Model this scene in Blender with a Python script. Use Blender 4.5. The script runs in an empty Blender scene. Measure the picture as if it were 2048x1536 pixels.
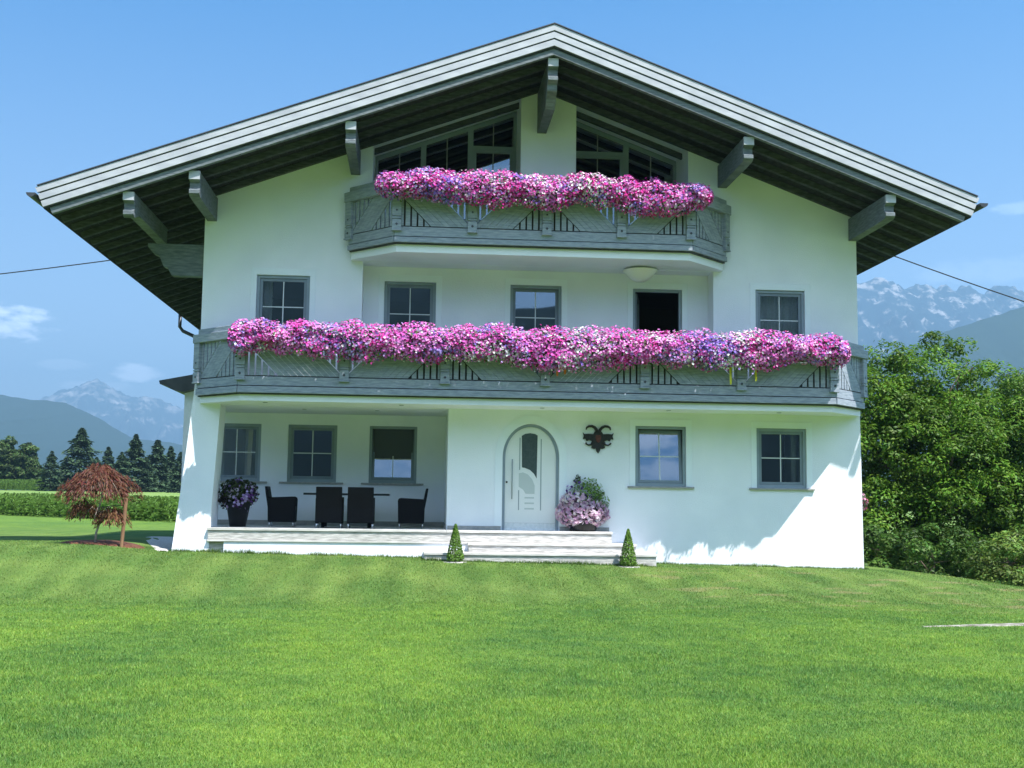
import bpy, bmesh, math, random
import numpy as np
from mathutils import Vector, Matrix
from mathutils.geometry import tessellate_polygon

random.seed(5)
rng = np.random.default_rng(11)
S = bpy.context.scene
COL = S.collection

# ------------------------------------------------------------------ camera
F_PX = 2327.2
YAW, PITCH, ROLL = 0.0814, 0.0994, 0.0133
CAM = Vector((-2.6271, -25.0, 0.6448))
fw = Vector((math.sin(YAW)*math.cos(PITCH), math.cos(YAW)*math.cos(PITCH), math.sin(PITCH)))
r0 = Vector((math.cos(YAW), -math.sin(YAW), 0)); u0 = r0.cross(fw)
rr = r0*math.cos(ROLL) + u0*math.sin(ROLL); uu = -r0*math.sin(ROLL) + u0*math.cos(ROLL)
cd = bpy.data.cameras.new('camera'); cam = bpy.data.objects.new('camera', cd); COL.objects.link(cam)
cam.matrix_world = Matrix(((rr.x, uu.x, -fw.x, CAM.x), (rr.y, uu.y, -fw.y, CAM.y), (rr.z, uu.z, -fw.z, CAM.z), (0, 0, 0, 1)))
cd.sensor_width = 36; cd.lens = 36*F_PX/2048
cd.clip_start = 0.1; cd.clip_end = 60000
S.camera = cam

# ------------------------------------------------------------------ light
SUN = Vector((0.82, -1.0, 2.3)).normalized()
SUN_EL = math.asin(SUN.z); SUN_ROT = math.atan2(SUN.x, SUN.y)
sd = bpy.data.lights.new('sun', 'SUN'); sun = bpy.data.objects.new('sun', sd); COL.objects.link(sun)
sd.energy = 4.8; sd.angle = math.radians(0.5); sd.color = (1.0, 0.965, 0.91)
sun.rotation_euler = SUN.to_track_quat('Z', 'Y').to_euler()
sun.location = (10, -12, 30)

W = bpy.data.worlds.new('World'); S.world = W; W.use_nodes = True
nt = W.node_tree; nt.nodes.clear()
def N(t, **k):
    n = nt.nodes.new(t)
    for a, b in k.items(): setattr(n, a, b)
    return n
sky = N('ShaderNodeTexSky', sky_type='NISHITA', sun_disc=False, sun_elevation=SUN_EL, sun_rotation=SUN_ROT,
        altitude=600, air_density=1.0, dust_density=0.3, ozone_density=3.0)
bg = N('ShaderNodeBackground'); bg.inputs[1].default_value = 0.078
wo = N('ShaderNodeOutputWorld')
tc = N('ShaderNodeTexCoord')
# clouds: small puffs at given directions, plus thin streaks near the horizon
nz = N('ShaderNodeTexNoise'); nz.inputs['Scale'].default_value = 26; nz.inputs['Detail'].default_value = 9; nz.inputs['Roughness'].default_value = 0.6
mp = N('ShaderNodeMapping'); mp.inputs['Scale'].default_value = (1, 1, 2.6)
nt.links.new(tc.outputs['Generated'], mp.inputs[0]); nt.links.new(mp.outputs[0], nz.inputs['Vector'])
def M(op, a, b=None, c=None):
    n = N('ShaderNodeMath', operation=op)
    for i, v in enumerate((a, b, c)):
        if v is None: continue
        if isinstance(v, (int, float)): n.inputs[i].default_value = v
        else: nt.links.new(v, n.inputs[i])
    return n.outputs[0]
def smooth(v, lo, hi):
    n = N('ShaderNodeMapRange', interpolation_type='SMOOTHSTEP'); nt.links.new(v, n.inputs[0])
    n.inputs[1].default_value = lo; n.inputs[2].default_value = hi
    return n.outputs[0]
sx = N('ShaderNodeSeparateXYZ'); nt.links.new(tc.outputs['Generated'], sx.inputs[0])
az = M('ARCTAN2', sx.outputs[0], sx.outputs[1]); el = M('ARCSINE', sx.outputs[2])
def pdir(px, py):
    d = fw + rr*((px-1024)/F_PX) - uu*((py-768)/F_PX); d.normalize()
    return math.atan2(d.x, d.y), math.asin(d.z)
tot = None
for px, py, wx, wy, amp in [(25, 640, .036, .014, .95), (262, 742, .020, .0085, .8), (190, 772, .03, .005, .35), (2030, 415, .02, .005, .16), (130, 730, .03, .004, .22),
                            (5000, 560, .18, .03, .9), (-3500, 620, .25, .03, .8), (1980, 540, .07, .010, .10)]:
    a0, e0 = pdir(px, py) if abs(px) < 2300 else ((px-1024)/F_PX, (990-py)/F_PX)
    da = M('DIVIDE', M('SUBTRACT', az, a0), wx); de = M('DIVIDE', M('SUBTRACT', el, e0), wy)
    d2 = M('ADD', M('MULTIPLY', da, da), M('MULTIPLY', de, de))
    m = M('MULTIPLY', smooth(M('ADD', M('MULTIPLY', d2, -0.45), M('MULTIPLY', M('SUBTRACT', nz.outputs[0], 0.40), 2.6)), -0.30, 0.30), amp)
    tot = m if tot is None else M('MAXIMUM', tot, m)
# clouds behind the camera seen in the window panes, boosted to brighten the shaded walls
back = M('MULTIPLY', smooth(nz.outputs[0], .36, .58), smooth(M('MULTIPLY', sx.outputs[1], -1), .15, .5))
back = M('MULTIPLY', M('MULTIPLY', back, M('MULTIPLY', smooth(el, 1.2, .6), smooth(el, .2, .5))), .95)
tot = M('MAXIMUM', tot, back)
mixc = N('ShaderNodeMixRGB'); hs = N('ShaderNodeHueSaturation'); sm_ = N('ShaderNodeMapRange'); nt.links.new(el, sm_.inputs[0]); sm_.inputs[1].default_value = 0.0; sm_.inputs[2].default_value = .5; sm_.inputs[3].default_value = .72; sm_.inputs[4].default_value = 1.6; nt.links.new(sm_.outputs[0], hs.inputs['Saturation']); nt.links.new(sky.outputs[0], hs.inputs['Color']); nt.links.new(tot, mixc.inputs[0]); nt.links.new(hs.outputs[0], mixc.inputs[1]); mixc.inputs[2].default_value = (12.5, 14.0, 16.5, 1)
nt.links.new(mixc.outputs[0], bg.inputs[0]); nt.links.new(bg.outputs[0], wo.inputs[0])

S.view_settings.view_transform = 'Standard'; S.view_settings.look = 'None'
S.view_settings.gamma = 1; S.view_settings.use_curve_mapping = False
S.view_settings.exposure = 1.36
S.render.engine = 'CYCLES'
S.cycles.use_denoising = True
S.cycles.max_bounces = 7; S.cycles.diffuse_bounces = 4; S.cycles.glossy_bounces = 3; S.cycles.transparent_max_bounces = 12
S.cycles.volume_bounces = 0; S.cycles.sample_clamp_indirect = 8

# ------------------------------------------------------------------ materials
def new_mat(name):
    m = bpy.data.materials.new(name); m.use_nodes = True
    return m, m.node_tree, m.node_tree.nodes['Principled BSDF']
def mat(name, c1, c2=None, scale=8, stretch=(1, 1, 1), rough=.7, bump=0, bscale=None, spec=.4, detail=5, lo=.35, hi=.65, metal=0):
    m, t, b = new_mat(name); L = t.links.new; nn = t.nodes.new
    g = nn('ShaderNodeTexCoord'); mpn = nn('ShaderNodeMapping'); mpn.inputs['Scale'].default_value = stretch
    L(g.outputs['Object'], mpn.inputs[0])
    n = nn('ShaderNodeTexNoise'); n.inputs['Scale'].default_value = scale; n.inputs['Detail'].default_value = detail; L(mpn.outputs[0], n.inputs['Vector'])
    r = nn('ShaderNodeValToRGB'); r.color_ramp.elements[0].position = lo; r.color_ramp.elements[1].position = hi
    r.color_ramp.elements[0].color = (*c1, 1); r.color_ramp.elements[1].color = (*(c2 or c1), 1)
    L(n.outputs[0], r.inputs[0]); L(r.outputs[0], b.inputs['Base Color'])
    b.inputs['Roughness'].default_value = rough; b.inputs['Specular IOR Level'].default_value = spec; b.inputs['Metallic'].default_value = metal
    if bump:
        n2 = nn('ShaderNodeTexNoise'); n2.inputs['Scale'].default_value = bscale or scale*6; n2.inputs['Detail'].default_value = 4; L(mpn.outputs[0], n2.inputs['Vector'])
        bp = nn('ShaderNodeBump'); bp.inputs['Strength'].default_value = bump; bp.inputs['Distance'].default_value = .02
        L(n2.outputs[0], bp.inputs['Height']); L(bp.outputs[0], b.inputs['Normal'])
    return m
def leaf_mat(name, trans=.35, rough=.55, spec=.3, gain=1.0):
    m, t, b = new_mat(name); L = t.links.new; nn = t.nodes.new
    a = nn('ShaderNodeAttribute'); a.attribute_name = 'col'
    tr = nn('ShaderNodeBsdfTranslucent'); mx = nn('ShaderNodeMixShader'); mx.inputs[0].default_value = trans
    L(a.outputs['Color'], b.inputs['Base Color']); L(a.outputs['Color'], tr.inputs['Color'])
    b.inputs['Roughness'].default_value = rough; b.inputs['Specular IOR Level'].default_value = spec
    L(b.outputs[0], mx.inputs[1]); L(tr.outputs[0], mx.inputs[2]); L(mx.outputs[0], t.nodes['Material Output'].inputs[0])
    return m
MAT = {}
MAT['plaster'] = mat('white_plaster', (.745, .78, .85), (.82, .85, .915), scale=.9, rough=.9, bump=.35, bscale=45, detail=8, spec=.15)
MAT['trim_plaster'] = mat('smooth_plaster', (.765, .82, .89), (.80, .855, .92), scale=1.5, rough=.85, bump=.1, bscale=60, spec=.15)
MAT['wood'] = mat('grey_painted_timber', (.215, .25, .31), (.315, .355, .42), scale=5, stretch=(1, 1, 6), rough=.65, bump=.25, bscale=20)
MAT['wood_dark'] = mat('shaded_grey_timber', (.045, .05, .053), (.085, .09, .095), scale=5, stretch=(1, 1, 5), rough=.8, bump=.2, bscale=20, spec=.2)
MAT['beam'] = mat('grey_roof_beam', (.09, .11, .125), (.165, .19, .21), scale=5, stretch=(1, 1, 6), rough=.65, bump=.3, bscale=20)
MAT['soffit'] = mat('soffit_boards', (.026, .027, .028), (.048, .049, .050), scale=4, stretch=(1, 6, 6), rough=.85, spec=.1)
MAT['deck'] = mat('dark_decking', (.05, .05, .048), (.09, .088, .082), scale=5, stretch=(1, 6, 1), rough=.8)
MAT['fascia'] = mat('pale_grey_fascia', (.335, .35, .395), (.43, .445, .49), scale=6, stretch=(.4, 1, 1), rough=.5, spec=.5)
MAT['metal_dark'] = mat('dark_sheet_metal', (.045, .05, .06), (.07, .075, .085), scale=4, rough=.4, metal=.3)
MAT['frame'] = mat('slate_window_frame', (.22, .275, .325), (.26, .315, .365), scale=3, rough=.45, spec=.5)
MAT['frame2'] = mat('slate_window_sash', (.16, .205, .25), (.19, .235, .28), scale=3, rough=.45, spec=.5)
MAT['bar'] = mat('white_glazing_bar', (.62, .65, .66), rough=.4)
MAT['sill'] = mat('grey_stone_sill', (.26, .27, .27), (.34, .34, .33), scale=12, rough=.6)
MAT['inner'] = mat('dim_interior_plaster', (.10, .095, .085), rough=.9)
MAT['curtain'] = mat('white_net_curtain', (.62, .66, .66), (.72, .75, .75), scale=20, rough=.9)
MAT['blind'] = mat('dark_roller_blind', (.07, .08, .09), rough=.8)
MAT['door'] = mat('white_door_leaf', (.74, .76, .77), (.78, .79, .80), scale=2, rough=.35, spec=.5)
MAT['groove'] = mat('door_groove_grey', (.28, .33, .36), rough=.4)
MAT['doorpanel'] = mat('door_grey_panel', (.50, .55, .55), rough=.5)
MAT['steel'] = mat('brushed_steel', (.55, .56, .57), rough=.3, metal=1)
MAT['iron'] = mat('black_wrought_iron', (.008, .008, .009), (.02, .018, .018), scale=30, rough=.45, bump=.4, bscale=90)
MAT['copper'] = mat('red_copper_shield', (.07, .012, .009), (.14, .035, .025), scale=30, rough=.45)
MAT['stone'] = mat('pale_marble_slab', (.42, .41, .39), (.64, .62, .60), scale=3, stretch=(1, 3, 7), rough=.55, bump=.15, bscale=30, detail=8)
MAT['stone_front'] = mat('split_marble_riser', (.34, .33, .315), (.62, .60, .58), scale=4, stretch=(1.2, 3, 8), rough=.75, bump=.5, bscale=18, detail=8)
MAT['wicker'] = mat('black_wicker', (.004, .004, .005), (.013, .013, .016), scale=70, stretch=(1, 1, 2), rough=.6, bump=.6, bscale=120, spec=.15)
MAT['pot'] = mat('black_plastic_pot', (.006, .007, .009), (.012, .013, .016), rough=.4)
MAT['table'] = mat('black_table_top', (.012, .016, .02), rough=.3)
MAT['bark'] = mat('brown_bark', (.06, .045, .032), (.13, .10, .075), scale=12, stretch=(1, 1, .3), rough=.9, bump=.5)
MAT['bark_pale'] = mat('pale_bark', (.22, .19, .15), (.36, .32, .27), scale=16, stretch=(1, 1, .5), rough=.9)
MAT['stake'] = mat('brown_wood_stake', (.17, .09, .05), (.27, .15, .085), scale=10, stretch=(1, 1, .2), rough=.85)
MAT['mulch'] = mat('bark_mulch', (.05, .02, .012), (.17, .062, .034), scale=22, rough=.95, bump=1, bscale=40)
MAT['gravel'] = mat('pale_gravel', (.30, .29, .27), (.62, .60, .57), scale=40, rough=.95, bump=.6, bscale=60)
MAT['path'] = mat('worn_gravel_path', (.12, .115, .08), (.34, .325, .285), scale=7, rough=.95, bump=.6, bscale=60)
MAT['lampglass'] = mat('frosted_lamp_glass', (.84, .84, .80), rough=.35)
MAT['cable'] = mat('black_cable', (.015, .016, .018), rough=.6)
MAT['leaf'] = leaf_mat('green_leaves', .35)
MAT['petal'] = leaf_mat('flower_petals', .30, rough=.7, spec=.1)
MAT['conifer'] = leaf_mat('conifer_needles', .12, rough=.7)
MAT['blade'] = leaf_mat('grass_blades', .45, rough=.6, spec=.25)
MAT['roofing'] = mat('dark_roof_tiles', (.07, .07, .075), (.11, .11, .11), scale=6, rough=.7, bump=.4)
for nm, c in dict(white=(.75, .78, .82), orange=(.75, .20, .03), yellow=(.62, .58, .03), blue=(.50, .56, .80)).items():
    MAT['rib_'+nm] = mat(nm+'_plastic_ribbon', c, rough=.4)
def glass_mat(name, refl, tint=(.75, .8, .8)):
    m, t, b = new_mat(name); L = t.links.new; nn = t.nodes.new
    t.nodes.remove(b)
    tr = nn('ShaderNodeBsdfTransparent'); tr.inputs[0].default_value = (*tint, 1)
    gl = nn('ShaderNodeBsdfGlossy'); gl.inputs['Roughness'].default_value = .015; gl.inputs[0].default_value = (.92, .96, 1, 1)
    mx = nn('ShaderNodeMixShader'); mx.inputs[0].default_value = refl
    lw = nn('ShaderNodeLayerWeight'); lw.inputs[0].default_value = .15
    ad = nn('ShaderNodeMath'); ad.operation = 'ADD'; ad.inputs[1].default_value = refl; ad.use_clamp = True
    L(lw.outputs['Fresnel'], ad.inputs[0]); L(ad.outputs[0], mx.inputs[0])
    L(tr.outputs[0], mx.inputs[1]); L(gl.outputs[0], mx.inputs[2]); L(mx.outputs[0], t.nodes['Material Output'].inputs[0])
    return m
MAT['glass'] = glass_mat('window_glass', .26, (.5, .54, .54))
MAT['darkglass'] = mat('dark_door_glass', (.04, .06, .068), (.06, .08, .09), scale=30, rough=.25, spec=.6)

def lawn_color(t, gain=1.0):
    """procedural lawn colour by position: fresh patches, dull patches, dry spots on the bank"""
    L = t.links.new; nn = t.nodes.new
    g = nn('ShaderNodeNewGeometry')
    def noise(s, d=3, st=(1, 1, 1)):
        mpn = nn('ShaderNodeMapping'); mpn.inputs['Scale'].default_value = st; L(g.outputs['Position'], mpn.inputs[0])
        n = nn('ShaderNodeTexNoise'); n.inputs['Scale'].default_value = s; n.inputs['Detail'].default_value = d; L(mpn.outputs[0], n.inputs['Vector']); return n.outputs[0]
    def ramp(v, lo, hi, a, b):
        r = nn('ShaderNodeValToRGB'); r.color_ramp.elements[0].position = lo; r.color_ramp.elements[1].position = hi
        r.color_ramp.elements[0].color = (*a, 1); r.color_ramp.elements[1].color = (*b, 1); L(v, r.inputs[0]); return r.outputs[0]
    def mix(f, a, b):
        n = nn('ShaderNodeMixRGB'); L(a, n.inputs[1]); L(b, n.inputs[2])
        if isinstance(f, float): n.inputs[0].default_value = f
        else: L(f, n.inputs[0])
        return n.outputs[0]
    def k(c): return tuple(x*gain for x in c)
    big = ramp(noise(.35, 4, (1, .6, 1)), .36, .64, k((.088, .190, .036)), k((.188, .306, .040)))
    fine = ramp(noise(2.6, 5), .35, .7, k((.080, .170, .046)), k((.190, .302, .052)))
    c = mix(.5, big, fine)
    sep = nn('ShaderNodeSeparateXYZ'); L(g.outputs['Position'], sep.inputs[0])
    def rng_(v, lo, hi):
        n = nn('ShaderNodeMapRange'); n.interpolation_type = 'SMOOTHSTEP'; n.inputs[1].default_value = lo; n.inputs[2].default_value = hi; L(v, n.inputs[0]); return n.outputs[0]
    def mul(a, b):
        n = nn('ShaderNodeMath'); n.operation = 'MULTIPLY'
        for i, v in enumerate((a, b)):
            if isinstance(v, float): n.inputs[i].default_value = v
            else: L(v, n.inputs[i])
        return n.outputs[0]
    bank = mul(rng_(sep.outputs[1], -8.0, -4.2), rng_(sep.outputs[1], 30., 4.))
    dull = ramp(noise(1.1, 4, (1, .5, 1)), .35, .65, k((.088, .168, .040)), k((.175, .255, .065)))
    c = mix(mul(bank, .8), c, dull)
    wv = nn('ShaderNodeTexWave'); wv.wave_type = 'BANDS'; wv.bands_direction = 'X'; wv.inputs['Scale'].default_value = .42; wv.inputs['Distortion'].default_value = 2.0; wv.inputs['Detail'].default_value = 2; wv.inputs['Detail Scale'].default_value = .6
    L(g.outputs['Position'], wv.inputs['Vector'])
    st_ = nn('ShaderNodeMapRange'); L(wv.outputs[0], st_.inputs[0]); st_.inputs[3].default_value = .92; st_.inputs[4].default_value = 1.08
    hv = nn('ShaderNodeHueSaturation'); L(c, hv.inputs['Color']); L(st_.outputs[0], hv.inputs['Value']); c = mix(bank, c, hv.outputs[0])
    dry = mul(mul(rng_(noise(1.6, 5, (.7, 1.3, 1)), .53, .66), rng_(sep.outputs[0], .0, 3.5)), mul(rng_(sep.outputs[1], -8.0, -5.6), rng_(sep.outputs[1], -.5, -2.5)))
    dc = nn('ShaderNodeRGB'); dc.outputs[0].default_value = (*k((.30, .27, .13)), 1)
    c = mix(mul(dry, .62), c, dc.outputs[0])
    return c
m, t, b = new_mat('mown_lawn'); t.links.new(lawn_color(t, .75), b.inputs['Base Color']); b.inputs['Roughness'].default_value = .9; b.inputs['Specular IOR Level'].default_value = .1
nb = t.nodes.new('ShaderNodeTexNoise'); nb.inputs['Scale'].default_value = 45; bp = t.nodes.new('ShaderNodeBump'); bp.inputs['Strength'].default_value = .8; bp.inputs['Distance'].default_value = .03
gg = t.nodes.new('ShaderNodeNewGeometry'); t.links.new(gg.outputs['Position'], nb.inputs['Vector']); t.links.new(nb.outputs[0], bp.inputs['Height']); t.links.new(bp.outputs[0], b.inputs['Normal'])
MAT['lawn'] = m
m, t, b = new_mat('lawn_blades'); c = lawn_color(t, 1.25)
at = t.nodes.new('ShaderNodeAttribute'); at.attribute_name = 'col'
mm = t.nodes.new('ShaderNodeMixRGB'); mm.blend_type = 'MULTIPLY'; mm.inputs[0].default_value = 1; t.links.new(c, mm.inputs[1]); t.links.new(at.outputs['Color'], mm.inputs[2])
tr = t.nodes.new('ShaderNodeBsdfTranslucent'); mx = t.nodes.new('ShaderNodeMixShader'); mx.inputs[0].default_value = .45
t.links.new(mm.outputs[0], b.inputs['Base Color']); t.links.new(mm.outputs[0], tr.inputs[0]); b.inputs['Roughness'].default_value = .55; b.inputs['Specular IOR Level'].default_value = .3
t.links.new(b.outputs[0], mx.inputs[1]); t.links.new(tr.outputs[0], mx.inputs[2]); t.links.new(mx.outputs[0], t.nodes['Material Output'].inputs[0])
MAT['blades'] = m
MAT['field'] = mat('meadow', (.10, .19, .035), (.19, .27, .06), scale=.05, stretch=(1, 2.5, 1), rough=.95, detail=6)

# ------------------------------------------------------------------ helpers
class MB:
    """collects shapes into one mesh"""
    def __init__(s): s.v = []; s.f = []; s.mi = []; s.x = None
    def add(s, vs, fs, mi=0):
        o = len(s.v)
        for p in vs:
            p = Vector(p); s.v.append(s.x @ p if s.x else p)
        for f in fs: s.f.append([o+i for i in f]); s.mi.append(mi)
        return s
    def box(s, x0, x1, y0, y1, z0, z1, mi=0):
        return s.add([(x0, y0, z0), (x1, y0, z0), (x1, y1, z0), (x0, y1, z0), (x0, y0, z1), (x1, y0, z1), (x1, y1, z1), (x0, y1, z1)],
                     [(0, 3, 2, 1), (4, 5, 6, 7), (0, 1, 5, 4), (1, 2, 6, 5), (2, 3, 7, 6), (3, 0, 4, 7)], mi)
    def prism(s, poly, a0, a1, axis='y', mi=0):
        """extrude a 2-D polygon: axis y -> poly (x,z); x -> (y,z); z -> (x,y)"""
        n = len(poly)
        def P(p, a):
            return (p[0], a, p[1]) if axis == 'y' else ((a, p[0], p[1]) if axis == 'x' else (p[0], p[1], a))
        vs = [P(p, a0) for p in poly] + [P(p, a1) for p in poly]
        fs = [(i, (i+1) % n, n+(i+1) % n, n+i) for i in range(n)]
        tris = tessellate_polygon([[Vector((p[0], p[1], 0)) for p in poly]])
        for tr_ in tris: fs.append(tuple(tr_)); fs.append(tuple(n+i for i in reversed(tr_)))
        return s.add(vs, fs, mi)
    def tube(s, pts, rad, seg=8, mi=0, caps=True):
        pts = [Vector(p) for p in pts]; n = len(pts)
        rads = rad if isinstance(rad, (list, tuple)) else [rad]*n
        vs = []; fs = []
        ref = Vector((.13, .37, .92))
        for i, p in enumerate(pts):
            d = (pts[min(i+1, n-1)]-pts[max(i-1, 0)]).normalized()
            a = d.cross(ref)
            if a.length < 1e-3: a = d.cross(Vector((1, 0, 0)))
            a.normalize(); bb = d.cross(a)
            for k in range(seg):
                th = 2*math.pi*k/seg; vs.append(p+(a*math.cos(th)+bb*math.sin(th))*rads[i])
        for i in range(n-1):
            for k in range(seg):
                fs.append((i*seg+k, i*seg+(k+1) % seg, (i+1)*seg+(k+1) % seg, (i+1)*seg+k))
        if caps: fs.append(tuple(range(seg-1, -1, -1))); fs.append(tuple((n-1)*seg+k for k in range(seg)))
        return s.add(vs, fs, mi)
    def lathe(s, prof, c=(0, 0, 0), seg=24, mi=0):
        vs = []; fs = []; n = len(prof)
        for r, z in prof:
            for k in range(seg):
                th = 2*math.pi*k/seg; vs.append((c[0]+r*math.cos(th), c[1]+r*math.sin(th), c[2]+z))
        for i in range(n-1):
            for k in range(seg): fs.append((i*seg+k, i*seg+(k+1) % seg, (i+1)*seg+(k+1) % seg, (i+1)*seg+k))
        return s.add(vs, fs, mi)
    def build(s, name, mats, parent=None, bevel=0, smooth=False):
        me = bpy.data.meshes.new(name); me.from_pydata([tuple(p) for p in s.v], [], s.f)
        for m_ in (mats if isinstance(mats, (list, tuple)) else [mats]): me.materials.append(m_)
        if len(me.materials) > 1: me.polygons.foreach_set('material_index', s.mi)
        bm = bmesh.new(); bm.from_mesh(me); bmesh.ops.recalc_face_normals(bm, faces=bm.faces); bm.to_mesh(me); bm.free()
        if smooth: me.polygons.foreach_set('use_smooth', [True]*len(me.polygons))
        me.update()
        o = bpy.data.objects.new(name, me); COL.objects.link(o)
        if parent: o.parent = parent
        if bevel:
            bv = o.modifiers.new('bevel', 'BEVEL'); bv.width = bevel; bv.segments = 2; bv.limit_method = 'ANGLE'
        return o
def tag(o, label=None, cat=None, group=None, kind=None):
    if label: o['label'] = label
    if cat: o['category'] = cat
    if group: o['group'] = group
    if kind: o['kind'] = kind
    return o
def empty(name, loc=(0, 0, 0), rz=0, label=None, cat=None, group=None):
    o = bpy.data.objects.new(name, None); COL.objects.link(o); o.location = loc; o.rotation_euler = (0, 0, rz)
    o.empty_display_size = .2
    return tag(o, label, cat, group)
def copy_tree(o, parent=None):
    c = o.copy(); COL.objects.link(c); c.parent = parent
    for ch in list(o.children): copy_tree(ch, c)
    return c
def np_mesh(name, V, F, mat_, parent=None, col=None, smooth=False):
    """V (n,3); F (m,k) index array; col (n,3)"""
    me = bpy.data.meshes.new(name); k = F.shape[1]
    me.vertices.add(len(V)); me.vertices.foreach_set('co', np.ascontiguousarray(V, dtype=np.float32).ravel())
    me.loops.add(F.size); me.loops.foreach_set('vertex_index', np.ascontiguousarray(F, dtype=np.int32).ravel())
    me.polygons.add(len(F)); me.polygons.foreach_set('loop_start', np.arange(0, F.size, k, dtype=np.int32))
    if smooth: me.polygons.foreach_set('use_smooth', np.ones(len(F), dtype=bool))
    me.update(calc_edges=True)
    if col is not None:
        a = me.color_attributes.new('col', 'FLOAT_COLOR', 'POINT')
        c4 = np.ones((len(V), 4), np.float32); c4[:, :3] = col; a.data.foreach_set('color', c4.ravel())
    me.materials.append(mat_)
    o = bpy.data.objects.new(name, me); COL.objects.link(o)
    if parent: o.parent = parent
    return o
def unit(a): return a/np.maximum(np.linalg.norm(a, axis=1, keepdims=True), 1e-9)
def tangent(n, r=rng):
    u = r.normal(size=n.shape); u -= (u*n).sum(1, keepdims=True)*n
    return unit(u)
def leaves(P, n, size, aspect=.5, bend=.25, u=None):
    """diamond leaves at P facing n"""
    if u is None: u = tangent(n)
    w = np.cross(n, u); s = np.asarray(size).reshape(-1, 1)
    V = np.stack([P-u*s, P+w*s*aspect+n*s*bend, P+u*s, P-w*s*aspect+n*s*bend], 1).reshape(-1, 3)
    F = np.arange(len(V)).reshape(-1, 4)
    return V, F
def petals(P, n, size, cup=.35):
    """five-petalled open flowers"""
    u = tangent(n); w = np.cross(n, u); s = np.asarray(size).reshape(-1, 1); Np = len(P)
    V = np.zeros((Np, 11, 3)); V[:, 0] = P-n*s*cup
    for k in range(10):
        th = 2*math.pi*k/10; r_ = 1.0 if k % 2 == 0 else .72
        V[:, 1+k] = P+(u*math.cos(th)+w*math.sin(th))*s*r_
    base = np.arange(Np)[:, None]*11
    F = np.concatenate([np.concatenate([base, base+1+k, base+1+(k+1) % 10], 1) for k in range(10)], 0)
    return V.reshape(-1, 3), F
def vnoise(x, seed=0, oct=4, p=.5):
    """1-D fractal value noise in [-1,1]"""
    x = np.asarray(x, float); o = np.zeros_like(x); a = 1; tot_ = 0
    for k in range(oct):
        r_ = np.random.default_rng(seed+k*17).uniform(-1, 1, 4096); xi = np.floor(x).astype(int); f = x-xi; f = f*f*(3-2*f)
        o += a*(r_[xi % 4096]*(1-f)+r_[(xi+1) % 4096]*f); tot_ += a; a *= p; x = x*2.03+7.1
    return o/tot_
def vnoise2(x, y, seed=0, oct=5, p=.5):
    o = np.zeros(np.broadcast(x, y).shape); a = 1; tot_ = 0
    for k in range(oct):
        R_ = np.random.default_rng(seed+k*31).uniform(-1, 1, (256, 256))
        xi = np.floor(x).astype(int); yi = np.floor(y).astype(int); fx = x-xi; fy = y-yi; fx = fx*fx*(3-2*fx); fy = fy*fy*(3-2*fy)
        A = R_[xi % 256, yi % 256]; B = R_[(xi+1) % 256, yi % 256]; C_ = R_[xi % 256, (yi+1) % 256]; D = R_[(xi+1) % 256, (yi+1) % 256]
        o += a*((A*(1-fx)+B*fx)*(1-fy)+(C_*(1-fx)+D*fx)*fy); tot_ += a; a *= p; x = x*2.03+3.3; y = y*2.03+5.7
    return o/tot_
def sstep(v, a, b):
    t_ = np.clip((v-a)/(b-a), 0, 1); return t_*t_*(3-2*t_)

# ------------------------------------------------------------------ the ground
def gz(x, y):
    x = np.asarray(x, float); y = np.asarray(y, float)
    base = np.clip(-.635-.018*x, -.80, -.48)
    base = base - .55*sstep(x, 7.6, 13) + .13*sstep(x, -7.7, -9.2)
    flat = -1.03 - .06*sstep(x, 3, 9) + .04*vnoise2(x*.15, y*.15, 3, 2)
    f = sstep(y, -6.0, -.9)
    z = flat*(1-f)+base*f
    back_ = -.6 - .5*sstep(x, 6, 14)
    f2 = sstep(y, 2, 12); z = z*(1-f2)+back_*f2
    z = z + 1.9*sstep(y, 40, 190)*sstep(x, 5, -20)
    return z
def grid(name, xs, ys, off, mat_, parent=None):
    X, Y = np.meshgrid(xs, ys); Z = gz(X, Y)+off
    V = np.stack([X, Y, Z], -1).reshape(-1, 3); nx = len(xs); ny = len(ys)
    i = np.arange(ny-1)[:, None]*nx+np.arange(nx-1)[None]; i = i.ravel()
    F = np.stack([i, i+1, i+1+nx, i+nx], 1)
    return np_mesh(name, V, F, mat_, parent, smooth=True)
lx = np.concatenate([np.linspace(-60, -16, 23), np.linspace(-15, 15, 91), np.linspace(16, 40, 13)])
ly = np.concatenate([np.linspace(-32, -20, 13), np.linspace(-19.5, 8, 84), np.linspace(8.5, 46, 38)])
tag(grid('lawn', lx, ly, 0, MAT['lawn']), kind='structure')
def sym(vals): return np.array(sorted(set([-v for v in vals]+list(vals))))
fx_ = sym([0, 5, 10, 15, 20, 30, 39, 41, 45, 50, 55, 59, 62, 66, 72, 80, 90, 100, 110, 120, 130, 140, 150, 157, 164, 170, 176, 183, 190, 196, 202, 215, 240, 270, 350, 500, 800, 1300, 2200, 4000, 8000, 12000])
fo = grid('field', fx_, fx_, -.08, MAT['field']); tag(fo, kind='structure')
for v_ in fo.data.vertices:
    if -61 < v_.co.x < 41 and -33 < v_.co.y < 41: v_.co.z -= 1.6

# ------------------------------------------------------------------ the house
house = empty('house', (0, 0, -.65), label='white three-storey alpine house with a wide gable roof and two grey timber balconies', cat='house')
HZ = .65
def hp(mb, name, mats, parent=None, **k):
    """a part of the house; mesh in world coordinates, house origin at its foot"""
    o = mb.build(name, mats, None, **k)
    o.parent = parent or house
    if parent is None: o.location = (0, 0, HZ)
    return o

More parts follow.
